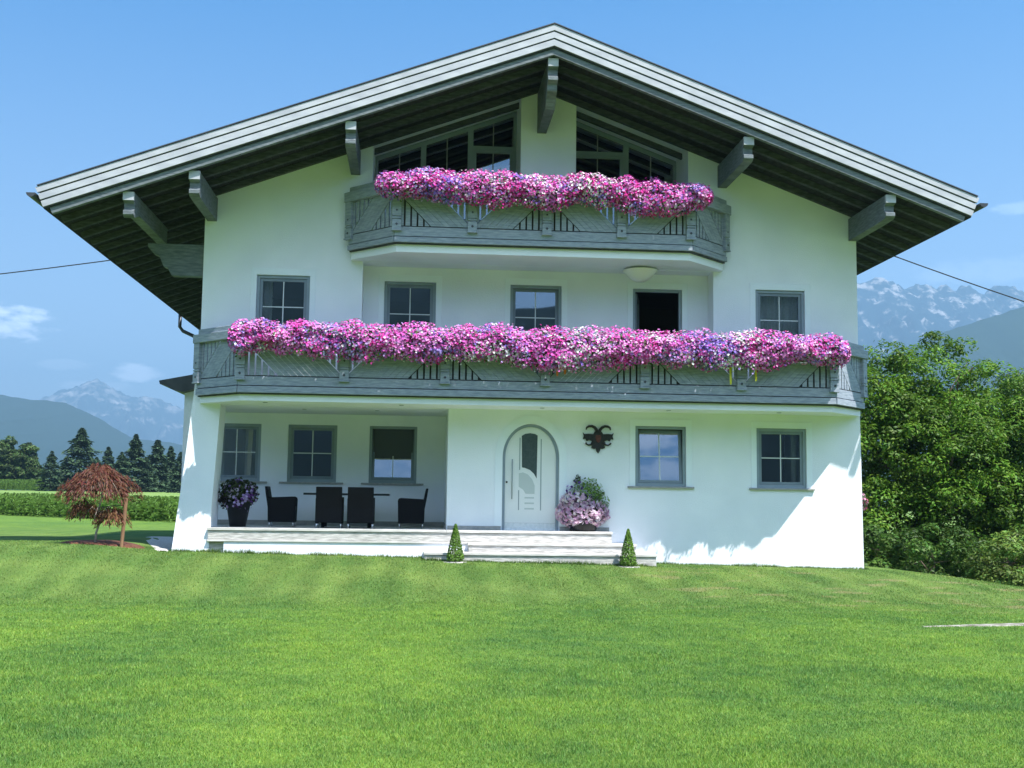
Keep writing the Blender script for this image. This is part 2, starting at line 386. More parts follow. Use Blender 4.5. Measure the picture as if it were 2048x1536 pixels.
SL = .372                      # roof slope
ZB = 9.84                      # underside of the roof boards at the ridge
def zb(x): return ZB-SL*abs(x)
XL, XR = -7.25, 7.13
def wall_sheet(mb, outer, holes, y, depth, mi=0, mi_rev=0):
    """flat wall at plane y with holes; each hole gets reveals going to y+depth"""
    polys = [[Vector((p[0], p[1], 0)) for p in outer]]+[[Vector((p[0], p[1], 0)) for p in h[0]] for h in holes]
    flat = [p for q in polys for p in q]
    mb.add([(p.x, y, p.y) for p in flat], [tuple(t_) for t_ in tessellate_polygon(polys)], mi)
    for h, d in holes:
        n = len(h); dd = depth if d is None else d
        if dd == 0: continue
        mb.add([(p[0], y, p[1]) for p in h]+[(p[0], y+dd, p[1]) for p in h], [(i, (i+1) % n, n+(i+1) % n, n+i) for i in range(n)], mi_rev)
def R4(x0, x1, z0, z1): return [(x0, z0), (x1, z0), (x1, z1), (x0, z1)]
# gable window groups
GZ0 = 6.05
def gtop(x): return zb(x)-.03
GL = [(-3.70, GZ0), (-.46, GZ0), (-.46, gtop(.46)), (-3.70, gtop(3.70))]
GR = [(.77, GZ0), (3.30, GZ0), (3.30, gtop(3.30)), (.77, gtop(.77))]
DX0, DX1, DZ = -.77, .46, 2.29           # the front door
dr = (DX1-DX0)/2; dcx = (DX0+DX1)/2; dzs = 1.56
door_poly = [(DX0, .0), (DX1, .0)]+[(dcx+dr*math.cos(a), dzs+(DZ-dzs)*math.sin(a)) for a in [math.pi*k/20 for k in range(0, 21)]]
WIN_G = [(2.12, 3.24, .98, 2.29), (4.81, 5.93, .98, 2.29)]
WIN_U = [(-6.11, -4.98, 4.02, 5.39), (4.81, 5.93, 4.02, 5.37)]
outer = [(XL, 4.4), (XL, zb(XL)-.01), (0, ZB-.01), (XR, zb(XR)-.01), (7.14, 4.0), (7.2, -1.5), (-1.95, -1.5), (-1.95, 2.58), (-6.76, 2.58), (-6.76, 3.3), (XL, 3.3)]
mb = MB()
wall_sheet(mb, outer, [(R4(-3.86, 3.86, 2.9, 5.74), .5)]+[(R4(*w), .2) for w in WIN_G+WIN_U]+[(door_poly, .16), (GL, 1.2), (GR, 1.2)], 0, .2)
hp(mb, 'front_wall', MAT['plaster'])
# corner buttress, battered outwards at its foot
mb = MB()
def butt(z):
    f = max(0, min(1, (4.2-z)/4.7)); f = f**1.25
    return (XL-.36*f, -6.76-.10*min(1, max(0, (2.6-z)/2.6))*1.0, -.30*f-.002, .62)
zs = [4.2, 3.4, 2.7, 2.0, 1.2, .4, -.5, -1.5]
vs = []; fs = []
for z in zs:
    x0, x1, y0, y1 = butt(z); vs += [(x0, y0, z), (x1, y0, z), (x1, y1, z), (x0, y1, z)]
for i in range(len(zs)-1):
    for k in range(4): fs.append((4*i+k, 4*i+(k+1) % 4, 4*i+4+(k+1) % 4, 4*i+4+k))
fs.append((0, 1, 2, 3)); mb.add(vs, fs); hp(mb, 'buttress', MAT['plaster'])
# loggia: back wall, inner side wall, ceiling, floor is the terrace
LW = [(-7.34, -6.22, 1.0, 2.33), (-5.60, -4.47, 1.0, 2.33), (-3.72, -2.61, 1.0, 2.33)]
LY = 2.4
mb = MB(); wall_sheet(mb, [(-8.0, -1.5), (-1.93, -1.5), (-1.93, 3.1), (-8.0, 3.1)], [(R4(*w), .18) for w in LW], LY, .18)
mb.add([(-1.95, 0.001, -1.5), (-1.95, LY, -1.5), (-1.95, LY, 2.58), (-1.95, .001, 2.58)], [(0, 1, 2, 3)])
mb.add([(XL, 0.0, 2.58), (-1.95, 0, 2.58), (-1.95, LY, 2.58), (XL, LY, 2.58)], [(0, 1, 2, 3)])
hp(mb, 'loggia_wall', MAT['plaster'])
for bxs in ((-7.9, -1.953, LY-.02, LY-.001, 0, .11), (-1.972, -1.951, .03, LY-.02, 0, .11), (-1.93, DX0-.02, -.018, -.001, 0, .085), (DX1+.02, 1.55, -.018, -.001, 0, .085)):
    mb = MB(); mb.box(*bxs); hp(mb, 'skirting', MAT['sill'])
# recess on the upper floor
RY = .5
RW = [(-3.40, -2.26, 2.9, 5.42), (-.61, .54, 2.9, 5.42), (2.15, 3.27, 2.9, 5.41)]
mb = MB(); wall_sheet(mb, [(-3.86, 2.89), (3.86, 2.89), (3.86, 5.75), (-3.86, 5.75)], [(R4(w[0], w[1], w[2]+.06, w[3]), .16) for w in RW], RY, .16)
hp(mb, 'recess_wall', MAT['plaster'])
# remaining walls, wing on the left, interior
HB = 13.6
mb = MB()
mb.add([(XL, LY, -1.5), (XL, HB, -1.5), (XL, HB, zb(XL)), (XL, LY, zb(XL))], [(0, 1, 2, 3)])
mb.add([(XL, 0, 2.59), (XL, LY, 2.59), (XL, LY, zb(XL)), (XL, 0, zb(XL))], [(0, 1, 2, 3)])
mb.add([(7.2, 0, -1.5), (7.2, HB, -1.5), (7.14, HB, 4), (7.14, 0, 4)], [(0, 1, 2, 3)])
mb.add([(7.14, 0, 4), (7.14, HB, 4), (XR, HB, zb(XR)), (XR, 0, zb(XR))], [(0, 1, 2, 3)])
mb.add([(XL, HB, -1.5), (7.2, HB, -1.5), (XR, HB, zb(XR)), (0, HB, ZB), (XL, HB, zb(XL))], [(0, 1, 2, 3, 4)])
hp(mb, 'side_wall', MAT['plaster'])
mb = MB()
mb.box(-8.0, XL-.003, LY+.003, 9, -1.5, 3.0)
hp(mb, 'side_wing', MAT['plaster'])
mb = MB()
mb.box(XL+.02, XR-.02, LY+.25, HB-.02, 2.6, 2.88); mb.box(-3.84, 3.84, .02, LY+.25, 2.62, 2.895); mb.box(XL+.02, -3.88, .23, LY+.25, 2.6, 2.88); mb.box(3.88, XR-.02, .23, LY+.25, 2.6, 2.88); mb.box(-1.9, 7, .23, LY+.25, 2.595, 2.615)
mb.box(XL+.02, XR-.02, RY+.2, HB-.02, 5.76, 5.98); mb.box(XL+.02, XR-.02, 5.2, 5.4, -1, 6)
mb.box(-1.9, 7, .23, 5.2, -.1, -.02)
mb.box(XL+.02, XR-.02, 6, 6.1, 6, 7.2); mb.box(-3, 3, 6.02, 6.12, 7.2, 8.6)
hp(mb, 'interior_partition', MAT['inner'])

# --- the roof
YF, YB = -2.24, 14.6
WL, WR = 9.92, 8.72
mb = MB()
for sgn, w in ((-1, WL), (1, WR)):
    mb.add([(0, YF, ZB+.46), (sgn*w, YF, zb(w)+.46), (sgn*w, YB, zb(w)+.46), (0, YB, ZB+.46), (0, YF, ZB+.003), (sgn*w, YF, zb(w)+.003), (sgn*w, YB, zb(w)+.003), (0, YB, ZB+.003)],
           [(0, 1, 2, 3), (4, 5, 6, 7), (0, 1, 5, 4), (3, 2, 6, 7), (1, 2, 6, 5)])
roof = hp(mb, 'roof', MAT['roofing'])
def rp(mb, name, mats, **k): return hp(mb, name, mats, parent=roof, **k)
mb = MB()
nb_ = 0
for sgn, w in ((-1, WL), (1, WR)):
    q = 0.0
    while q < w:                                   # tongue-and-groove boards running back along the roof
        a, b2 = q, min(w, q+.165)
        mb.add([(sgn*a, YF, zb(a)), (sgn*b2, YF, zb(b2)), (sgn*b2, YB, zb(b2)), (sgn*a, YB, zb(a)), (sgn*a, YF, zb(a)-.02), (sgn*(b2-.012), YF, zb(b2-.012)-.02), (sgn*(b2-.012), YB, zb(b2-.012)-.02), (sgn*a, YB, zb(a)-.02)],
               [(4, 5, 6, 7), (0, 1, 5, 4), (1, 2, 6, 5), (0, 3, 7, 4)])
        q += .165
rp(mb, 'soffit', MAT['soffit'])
def slope_beam(mb, sgn, w, y0, y1, d0, d1, ext=0.0):
    """beam along the slope, d0..d1 measured up from the board underside; ends cut square to the slope"""
    k = SL
    mb.add([(0, y0, ZB+d0), (sgn*(w-k*(d1-d0)*0+ext+k*(-d0)*-1*0), y0, zb(w+ext)+d0), (sgn*(w+ext+k*(d1-d0)), y0, zb(w+ext+k*(d1-d0))+d1), (0, y0, ZB+d1),
            (0, y1, ZB+d0), (sgn*(w+ext), y1, zb(w+ext)+d0), (sgn*(w+ext+k*(d1-d0)), y1, zb(w+ext+k*(d1-d0))+d1), (0, y1, ZB+d1)],
           [(0, 1, 2, 3), (4, 5, 6, 7), (0, 1, 5, 4), (3, 2, 6, 7), (1, 2, 6, 5)])
for sgn, w in ((-1, WL), (1, WR)):
    y = YF+.03; k = 0
    while y < YB-.2:
        mb = MB(); slope_beam(mb, sgn, w-.16, y, y+.11, -.150, -.022)
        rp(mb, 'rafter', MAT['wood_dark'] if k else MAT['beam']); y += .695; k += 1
    # stepped fascia boards, each one further out than the one below
    for j, (d0, d1, yy, e) in enumerate([(.02, .148, YF-.030, .0), (.178, .303, YF-.044, .055), (.333, .452, YF-.058, .11)]):
        mb = MB(); slope_beam(mb, sgn, w, yy, YF-.002 if j == 0 else YF-.003-j*.001, d0, d1, e); rp(mb, 'fascia_board', MAT['fascia'])
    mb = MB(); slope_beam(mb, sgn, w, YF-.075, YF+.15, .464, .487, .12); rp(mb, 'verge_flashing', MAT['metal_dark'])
    # dark sheet colouring in the shadow gaps between fascia boards
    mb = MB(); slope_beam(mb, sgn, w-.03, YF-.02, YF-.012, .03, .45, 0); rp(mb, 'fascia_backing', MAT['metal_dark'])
    # eave gutter
    mb = MB(); gx = sgn*(w+.20); gzz = zb(w)+.26; prof = [(math.cos(a)*.085, math.sin(a)*.085) for a in [math.pi+math.pi*i/8 for i in range(9)]]
    vs = [(gx+p[0], YF-.17, gzz+p[1]) for p in prof]+[(gx+p[0], YB, gzz+p[1]) for p in prof]
    mb.add(vs, [(i, i+1, 10+i, 9+i) for i in range(8)]+[tuple(range(9))])
    o = rp(mb, 'gutter', MAT['metal_dark']); sm = o.modifiers.new('thickness', 'SOLIDIFY'); sm.thickness = .006
mb = MB(); gx = -(WL+.20); gzz = zb(WL)+.2
mb.tube([(gx, 12, gzz), (gx, 12, gzz-.42), (gx+.1, 12, gzz-.55), (-7.5, 12, gzz-1.7), (-7.36, 12, gzz-1.95), (-7.36, 12, -.6)], .055, 10)
rp(mb, 'downpipe', MAT['metal_dark'], smooth=True)

# --- purlins with profiled heads
def purlin(x, ztop, hgt, w=.205):
    yh = -2.12; zt = ztop; z0 = zt-hgt
    prof = [(1.0, z0), (1.0, zt), (yh, zt), (yh, zt-.17), (yh+.07, zt-.20), (yh+.10, zt-.20), (yh+.10, zt-.33), (yh+.03, zt-.36), (yh+.03, zt-.44)]
    if hgt > .6: prof += [(yh+.15, zt-.5), (yh+.17, zt-.62), (yh+.34, zt-.72)]
    else: prof += [(yh+.12, zt-.49)]
    prof += [(yh+.52, z0)]
    mb = MB(); mb.prism(prof, x-w/2, x+w/2, 'x')
    p = hp(mb, 'purlin', MAT['beam'], bevel=.008)
    c = MB(); c.box(x-w/2-.004, x+w/2+.004, yh-.012, yh+.05, zt-.165, zt+.002); hp(c, 'end_cap', MAT['fascia'], parent=p)
for x in (-8.35, -7.10, -4.07, 4.07, 7.06): purlin(x, zb(x)-.175, .5 if abs(x) < 7.9 else .36)
purlin(0, zb(.1)-.16, .90)
mb = MB(); mb.prism([(-8.45, 6.02), (XL+.0, 6.02), (XL, 5.33), (-7.92, 5.33), (-8.02, 5.5), (-8.1, 5.52), (-8.2, 5.75), (-8.32, 5.8), (-8.45, 5.95)], .08, .30, 'y')
hp(mb, 'bracket', MAT['beam'], bevel=.01)

# side wing roof
mb = MB(); mb.prism([(XL-.004, 3.52), (-8.52, 3.26), (-8.5, 3.18), (-8.3, 3.12), (-8.2, 3.05), (-8.0, 3.01), (XL-.004, 3.2)], LY-.35, 9.2, 'y')
hp(mb, 'wing_roof', MAT['metal_dark'])

# --- windows
def ring(mb, x0, x1, z0, z1, w, y0, y1, wb=None, mi=0):
    wb = wb or w
    mb.box(x0, x0+w, y0, y1, z0, z1, mi); mb.box(x1-w, x1, y0, y1, z0, z1, mi)
    mb.box(x0+w, x1-w, y0, y1, z1-w, z1, mi); mb.box(x0+w, x1-w, y0, y1, z0, z0+wb, mi)
def curtain_mesh(x0, x1, z0, z1, y, amp=.03, n=46, seed=0):
    xs = np.linspace(x0, x1, n); ys = y+amp*np.sin(np.linspace(0, (x1-x0)*38, n)+seed)+.01*np.random.default_rng(seed).normal(size=n)
    mb = MB(); mb.add([(a, b, z0) for a, b in zip(xs, ys)]+[(a, b, z1) for a, b in zip(xs, ys)], [(i, i+1, n+i+1, n+i) for i in range(n-1)])
    return mb
def window(x0, x1, z0, z1, yw, sill=True, tilt=0.0, curtains=(), blind=None, surround=True, open_=False, midbar=.5):
    ef = .002
    mb = MB(); ring(mb, x0+ef, x1-ef, z0+ef, z1-ef, .062, yw+.03, yw+.12, .07)
    wdw = hp(mb, 'window', MAT['frame'], bevel=.004)
    def wp(m_, name, mt, **k): return hp(m_, name, mt, parent=wdw, **k)
    X0, X1, Z0, Z1 = x0+.066, x1-.066, z0+.074, z1-.066
    if not open_:
        yp = yw+.075
        T = Matrix.Translation((0, yp, Z0)) @ Matrix.Rotation(tilt, 4, 'X') @ Matrix.Translation((0, -yp, -Z0)) if tilt else None
        mb = MB(); mb.x = T; ring(mb, X0, X1, Z0, Z1, .062, yw+.055, yw+.105); wp(mb, 'sash', MAT['frame2'], bevel=.004)
        mb = MB(); mb.x = T; mb.add([(X0+.06, yp, Z0+.06), (X1-.06, yp, Z0+.06), (X1-.06, yp, Z1-.06), (X0+.06, yp, Z1-.06)], [(0, 1, 2, 3)]); wp(mb, 'pane', MAT['glass'])
        mb = MB(); mb.x = T; xm = (X0+X1)/2; zm = Z0+(Z1-Z0)*midbar
        mb.box(xm-.011, xm+.011, yw+.066, yw+.072, Z0+.063, Z1-.063)
        mb.box(X0+.063, xm-.0115, yw+.066, yw+.0715, zm-.011, zm+.011); mb.box(xm+.0115, X1-.063, yw+.066, yw+.0715, zm-.011, zm+.011)
        wp(mb, 'glazing_bar', MAT['bar'])
    for (a, b2, sd_) in curtains:
        wp(curtain_mesh(X0+(X1-X0)*a, X0+(X1-X0)*b2, z0-.05, z1+.05, yw+.32, seed=sd_), 'curtain', MAT['curtain'], smooth=True)
    if blind:
        mb = MB(); mb.box(X0+.03, X1-.03, yw+.135, yw+.14, Z0+(Z1-Z0)*blind, Z1); wp(mb, 'blind', MAT['blind'])
    if sill:
        mb = MB(); mb.box(x0-.17, x1+.17, yw-.06, yw+.19, z0-.042, z0-.001); wp(mb, 'sill', MAT['sill'], bevel=.006)
    if surround:
        s = .125; mb = MB(); e = -.014
        mb.prism([(x0, z0), (x0, z1), (x1, z1), (x1, z0), (x1+s, z0), (x1+s, z1+s*1.15), (x0-s, z1+s*1.15), (x0-s, z0)], yw+e, yw-.0005, 'y'); wp(mb, 'surround', MAT['trim_plaster'], bevel=.006)
    return wdw
window(*WIN_G[0], 0, tilt=-math.radians(8))
window(*WIN_G[1], 0, curtains=[(.82, .95, 3)])
window(*WIN_U[0], 0, curtains=[(-.02, .24, 1)])
window(*WIN_U[1], 0, curtains=[(-.03, .52, 5), (.5, 1.03, 6)])
window(RW[0][0], RW[0][1], 2.96, RW[0][3], RY, sill=False, midbar=.72)
window(RW[1][0], RW[1][1], 2.96, RW[1][3], RY, sill=False, midbar=.72, tilt=-math.radians(1.5))
window(RW[2][0], RW[2][1], 2.96, RW[2][3], RY, sill=False, open_=True)
window(*LW[0], LY, curtains=[(.0, .18, 8), (.66, .9, 2)], surround=False)
window(*LW[1], LY, surround=False)
window(*LW[2], LY, blind=.42, surround=False, tilt=-math.radians(7))
# open balcony door leaf swung inwards
mb = MB(); ring(mb, 0, .98, 3.03, 5.33, .075, -.025, .025); od = hp(mb, 'open_door_leaf', MAT['frame2']); od.location = (2.25, RY+.17, HZ); od.rotation_euler = (0, 0, math.radians(76))
mb = MB(); mb.box(.07, .91, -.003, .003, 3.1, 5.26); hp(mb, 'pane', MAT['glass'], parent=od)

def gable_window(poly, mulls, transom, door_bay):
    (xa, z0), (xb, _), (_, zt1), (_, zt0) = poly
    y0 = 1.2
    mb = MB()
    bays = [xa]+mulls+[xb]
    for i, x in enumerate(bays):
        a, b2 = (x, x+.07) if i == 0 else ((x-.07, x) if i == len(bays)-1 else (x-.062, x+.062))
        mb.add([(a, y0, z0), (b2, y0, z0), (b2, y0+.1, z0), (a, y0+.1, z0), (a, y0, gtop(a)-.002), (b2, y0, gtop(b2)-.002), (b2, y0+.1, gtop(b2)-.002), (a, y0+.1, gtop(a)-.002)],
               [(0, 3, 2, 1), (4, 5, 6, 7), (0, 1, 5, 4), (1, 2, 6, 5), (2, 3, 7, 6), (3, 0, 4, 7)])
    mb.prism([(xa, gtop(xa)-.1), (xb, gtop(xb)-.1), (xb, gtop(xb)-.003), (xa, gtop(xa)-.003)], y0+.004, y0+.096, 'y')
    g = hp(mb, 'gable_window', MAT['frame'])
    for i in range(len(bays)-1):
        a = bays[i]+(.07 if i == 0 else .062); b2 = bays[i+1]-(.07 if i == len(bays)-2 else .062)
        m1 = MB(); m1.add([(a, y0+.06, z0), (b2, y0+.06, z0), (b2, y0+.06, gtop(b2)-.09), (a, y0+.06, gtop(a)-.09)], [(0, 1, 2, 3)]); hp(m1, 'pane', MAT['glass'], parent=g)
        m1 = MB(); m1.box(a+.002, b2-.002, y0+.02, y0+.058, z0, 7.05); hp(m1, 'panel', MAT['frame2'], parent=g)  # added dark panel, keeps sky-reflecting glass from brightening the slat gaps
        xm = (a+b2)/2; m1 = MB(); m1.box(xm-.012, xm+.012, y0+.045, y0+.055, z0, gtop(xm)-.1); hp(m1, 'glazing_bar', MAT['sill'], parent=g)
        if i == door_bay:
            m1 = MB(); m1.box(a, b2, y0+.002, y0+.1, transom-.05, transom+.05); m1.box(a+.004, a+.075, y0+.01, y0+.09, z0, transom-.1); m1.box(b2-.075, b2-.004, y0+.01, y0+.09, z0, transom-.1); m1.box(a+.004, b2-.004, y0+.01, y0+.09, transom-.1, transom-.055)
            hp(m1, 'transom', MAT['frame'], parent=g)
gable_window(GL, [-2.6, -1.52], 8.73, 2)
gable_window(GR, [2.11], 8.70, 0)

# --- front door
mb = MB()
def arch(x0, x1, z0, zs_, zt, n=24):
    c = (x0+x1)/2; r_ = (x1-x0)/2
    return [(x0, z0)]+[(c-r_*math.cos(a), zs_+(zt-zs_)*math.sin(a)) for a in [math.pi*k/n for k in range(n+1)]]+[(x1, z0)]
o_ = arch(DX0+.001, DX1-.001, .0, dzs, DZ-.001); i_ = arch(DX0+.062, DX1-.062, .0, dzs, DZ-.062)
n = len(o_); vs = [(p[0], .06, p[1]) for p in o_]+[(p[0], .06, p[1]) for p in i_]+[(p[0], .14, p[1]) for p in o_]+[(p[0], .14, p[1]) for p in i_]
fs = []
for i in range(n-1): fs += [(i, i+1, n+i+1, n+i), (n+i, n+i+1, 3*n+i+1, 3*n+i), (i, i+1, 2*n+i+1, 2*n+i)]
mb.add(vs, fs); door_frame = hp(mb, 'door', MAT['frame'])
mb = MB(); mb.prism(arch(DX0+.064, DX1-.064, .16, dzs, DZ-.064), .09, .135, 'y'); leaf = hp(mb, 'door_leaf', MAT['door'], parent=door_frame)
mb = MB(); mb.box(DX0+.064, DX1-.064, .086, .134, .002, .157); hp(mb, 'kick_plate', MAT['curtain'], parent=door_frame)
def dpx(px, py): return (-.7275+(px-1008)*.010735, 1.98+(877-py)*.01068)   # measured leaf coordinates to metres
mb = MB(); q = [dpx(1043, 872), dpx(1050, 868), dpx(1060, 866.5), dpx(1070, 868), dpx(1075, 871), dpx(1074, 958), dpx(1068, 948), dpx(1060, 941), dpx(1050, 937), dpx(1044, 936)]
mb.prism(q, .084, .0895, 'y'); hp(mb, 'door_glass', MAT['darkglass'], parent=door_frame)
mb = MB()
for a, b2, x in ((876, 941, 1039.5), (878, 1022, 1082.5), (982, 1022, 1038)): p0 = dpx(x-1, b2); p1 = dpx(x+1, a); mb.box(p0[0], p1[0], .086, .0896, p0[1], p1[1])
hp(mb, 'door_groove', MAT['groove'], parent=door_frame)
mb = MB(); q = [dpx(1038, 948), dpx(1046, 946), dpx(1056, 950), dpx(1065, 960), dpx(1070, 972), dpx(1070, 989), dpx(1052, 989), dpx(1047, 981), dpx(1038, 975)]
mb.prism(q, .086, .0896, 'y')
for yy in (997, 1008, 1019): p0 = dpx(1050, yy+1.5); p1 = dpx(1069, yy-1.5); mb.box(p0[0], p1[0], .086, .0896, p0[1], p1[1])
hp(mb, 'door_panel', MAT['doorpanel'], parent=door_frame)
mb = MB(); a = dpx(1024, 920); b2 = dpx(1024, 1000); mb.tube([(a[0], .03, a[1]), (a[0], .03, b2[1])], .014, 10)
for zz in (a[1]-.08, b2[1]+.08): mb.tube([(a[0], .03, zz), (a[0], .09, zz)], .009, 8)
hp(mb, 'door_handle', MAT['groove'], parent=door_frame, smooth=True)
mb = MB(); a = dpx(1013.5, 966); mb.tube([(a[0], .075, a[1]), (a[0], .09, a[1])], .022, 14); hp(mb, 'lock', MAT['iron'], parent=door_frame)
o2 = arch(DX0-.16, DX1+.16, .09, dzs, DZ+.17); i2 = arch(DX0, DX1, .09, dzs, DZ)
n = len(o2); mb = MB(); vs = [(p[0], -.014, p[1]) for p in o2]+[(p[0], -.014, p[1]) for p in i2]+[(p[0], -.0005, p[1]) for p in o2]+[(p[0], -.0005, p[1]) for p in i2]
fs = []
for i in range(n-1): fs += [(i, i+1, n+i+1, n+i), (n+i, n+i+1, 3*n+i+1, 3*n+i), (i, i+1, 2*n+i+1, 2*n+i)]
mb.add(vs, fs); hp(mb, 'surround', MAT['trim_plaster'], parent=door_frame)

# --- balconies
def bay_panel(mb, s0, s1, z0, z1, odd_first, th=.028):
    """vertical slats in two triangles and a slanted band of boards between them"""
    H = z1-z0; Lb = s1-s0; g = .005
    def m(s): return s0+s if odd_first else s1-s
    nb2 = max(3, round((Lb-H)/.135)); bw = (Lb-H)/nb2
    for k in range(nb2):
        a = k*bw+g*.5; b3 = (k+1)*bw-g*.5
        q = [(m(a), z1), (m(a+H), z0), (m(b3+H), z0), (m(b3), z1)]
        mb.prism(q, 0, th, 'y')
    p = .133; w = .096
    s = .03
    while s < H-.06:
        e = min(s+w, H-.03)
        mb.prism([(m(s), z0), (m(e), z0), (m(e), z1-e-.02), (m(s), z1-s-.02)], 0, th*.9, 'y')
        if s > .02: mb.prism([(m(Lb-s), z1), (m(Lb-e), z1), (m(Lb-e), z0+e+.02), (m(Lb-s), z0+s+.02)], 0, th*.9, 'y')
        s += p
def post_mesh(s, zb_, zt_, w=.19, out=.075):
    mb = MB()
    mb.box(s-w/2, s+w/2, -out, .0, zb_, zb_+.205); mb.box(s-w/2-.012, s+w/2+.012, -out-.014, 0.002, zb_-.03, zb_-.001)
    mb.box(s-w/2+.02, s+w/2-.02, -out+.02, .0, zb_+.206, zb_+.225); mb.box(s-w/2, s+w/2, -out, .0, zb_+.226, zb_+.26)
    mb.box(s-w/2+.02, s+w/2-.02, -out+.02, .0, zb_+.261, zb_+.28); mb.box(s-w/2, s+w/2, -out, .0, zb_+.281, zt_)
    zc = zb_+.105; d = .032
    mb.prism([(s-d, zc), (s, zc-d), (s+d, zc), (s, zc+d)], -out-.008, -out, 'y', 1)
    zc = zb_+.40; mb.prism([(s-d*.8, zc), (s, zc-d*.8), (s+d*.8, zc), (s, zc+d*.8)], -out-.008, -out, 'y', 1)
    return mb
def run_matrix(p0, p1):
    d = Vector((p1[0]-p0[0], p1[1]-p0[1], 0)); L_ = d.length; d.normalize(); n_ = Vector((-d.y, d.x, 0))   # n_ points inwards
    return Matrix(((d.x, n_.x, 0, p0[0]), (d.y, n_.y, 0, p0[1]), (0, 0, 1, 0), (0, 0, 0, 1))), L_
def balcony(xl, xr, y, ch, zf0, zf1, zf2, ztop, zr, zslab0, zslab1, posts, posts_odd, lights, zpost):
    """front run at y, chamfered sides; zf0..zf1..zf2 are the two fascia boards, ztop the underside of the rail, zr its top"""
    PW = [(xl-ch, y+ch+.02), (xl, y), (xr, y), (xr+ch, y+ch+.02)]
    ins = .09
    mb = MB(); mb.prism([(xl-ch+.06, .0), (xl-ch+.06, y+ch+.06), (xl+ins*.5, y+ins), (xr-ins*.5, y+ins), (xr+ch-.06, y+ch+.06), (xr+ch-.06, .0)], zslab0, zslab1, 'z')
    bal = hp(mb, 'balcony', MAT['plaster'])
    def bp_(m_, name, mt, **k): return hp(m_, name, mt, parent=bal, **k)
    mb = MB(); mb.prism([(xl-ch+.1, -.003), (xl-ch+.1, y+ch+.1), (xl+ins*.5, y+ins+.05), (xr-ins*.5, y+ins+.05), (xr+ch-.1, y+ch+.1), (xr+ch-.1, -.003)], zslab1+.004, zslab1+.03, 'z'); bp_(mb, 'decking', MAT['deck'])
    for r_i in range(3):
        T, L_ = run_matrix(PW[r_i], PW[r_i+1]); e0 = .0; e1 = L_
        for (a, b3, o_) in ((zf0, zf1-.018, .035), (zf1, zf2-.012, .012)):
            mb = MB(); mb.x = T; mb.box(e0+.002, e1-.002, -o_, .05, a, b3); bp_(mb, 'fascia_board', MAT['wood'], bevel=.006)
        mb = MB(); mb.x = T; mb.box(.01, L_-.01, .014, .045, zf1-.0175, zf1-.0005); mb.box(.01, L_-.01, .014, .045, zf2-.0115, zf2+.011); mb.box(.01, L_-.01, .02, .085, zf0-.028, zf0-.002); bp_(mb, 'trim', MAT['wood_dark'])  # dark strips drawn as the shadow lines between and under the boards
        ex = .07 if r_i != 1 else .06
        mb = MB(); mb.x = T; mb.box(-(ex if r_i == 0 else -.015*(r_i == 2)), L_+(ex if r_i == 2 else -.015*(r_i == 0)), -.10-.002*r_i, .05+.001*r_i, ztop, zr-.11); mb.box(.05 if r_i == 0 else .0, L_-(.05 if r_i == 2 else .0), -.05-.002*r_i, .09+.001*r_i, zr-.108, zr); bp_(mb, 'handrail', MAT['wood'], bevel=.01)
        if r_i == 1: ps = [(p-xl) for p in posts]; odd = posts_odd
        elif r_i == 0: ps = [.04, L_]; odd = [False, True]
        else: ps = [0, L_-.04]; odd = [True, False]
        for i in range(len(ps)-1):
            mb = MB(); mb.x = T; bay_panel(mb, ps[i]+.02, ps[i+1]-.02, zf2+.012, ztop-.005, odd[i]); bp_(mb, 'slat_panel', MAT['wood'])
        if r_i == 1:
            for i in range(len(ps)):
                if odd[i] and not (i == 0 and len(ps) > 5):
                    mb = MB(); mb.x = T; mb.box(max(.06, ps[i]-.9), min(L_-.06, ps[i]+.9), .075, .095, zf2+.02, ztop-.02); bp_(mb, 'inner_lining', MAT['deck'])  # added dark board, stands in for the shade behind the slat gaps
        if r_i == 1: idx = list(range(len(ps)))
        else: idx = [0] if r_i == 0 else [1]
        for i in idx:
            mb = post_mesh(ps[i], zpost, ztop-.002)
            for k in range(len(mb.v)): mb.v[k] = T @ mb.v[k]
            bp_(mb, 'post', [MAT['wood'], MAT['metal_dark']], bevel=.006)
    for (lx_, ly_) in lights:
        mb = MB(); mb.lathe([(.0, -.012), (.04, -.012), (.05, -.006), (.055, 0)], (lx_, ly_, zslab0-.001), 16); bp_(mb, 'downlight', MAT['groove'])
    return bal
balcony(-6.25, 6.17, -1.2, 1.0, 2.74, 2.89, 3.085, 3.84, 4.13, 2.585, 2.735, [-6.21, -4.12, -2.07, .0, 2.08, 4.13, 6.13], [True, False, True, False, True, False, True],
        [(-5.75, -.75), (-2.95, -.72), (.0, -.7), (2.7, -.7), (5.1, -.7), (-5.1, .9), (-3.5, .9)], 3.02)
balcony(-3.17, 3.10, -1.2, 1.0, 5.93, 6.06, 6.27, 6.98, 7.30, 5.745, 5.92, [-3.13, -1.56, .0, 1.58, 3.06], [True, False, True, False, True], [], 6.19)

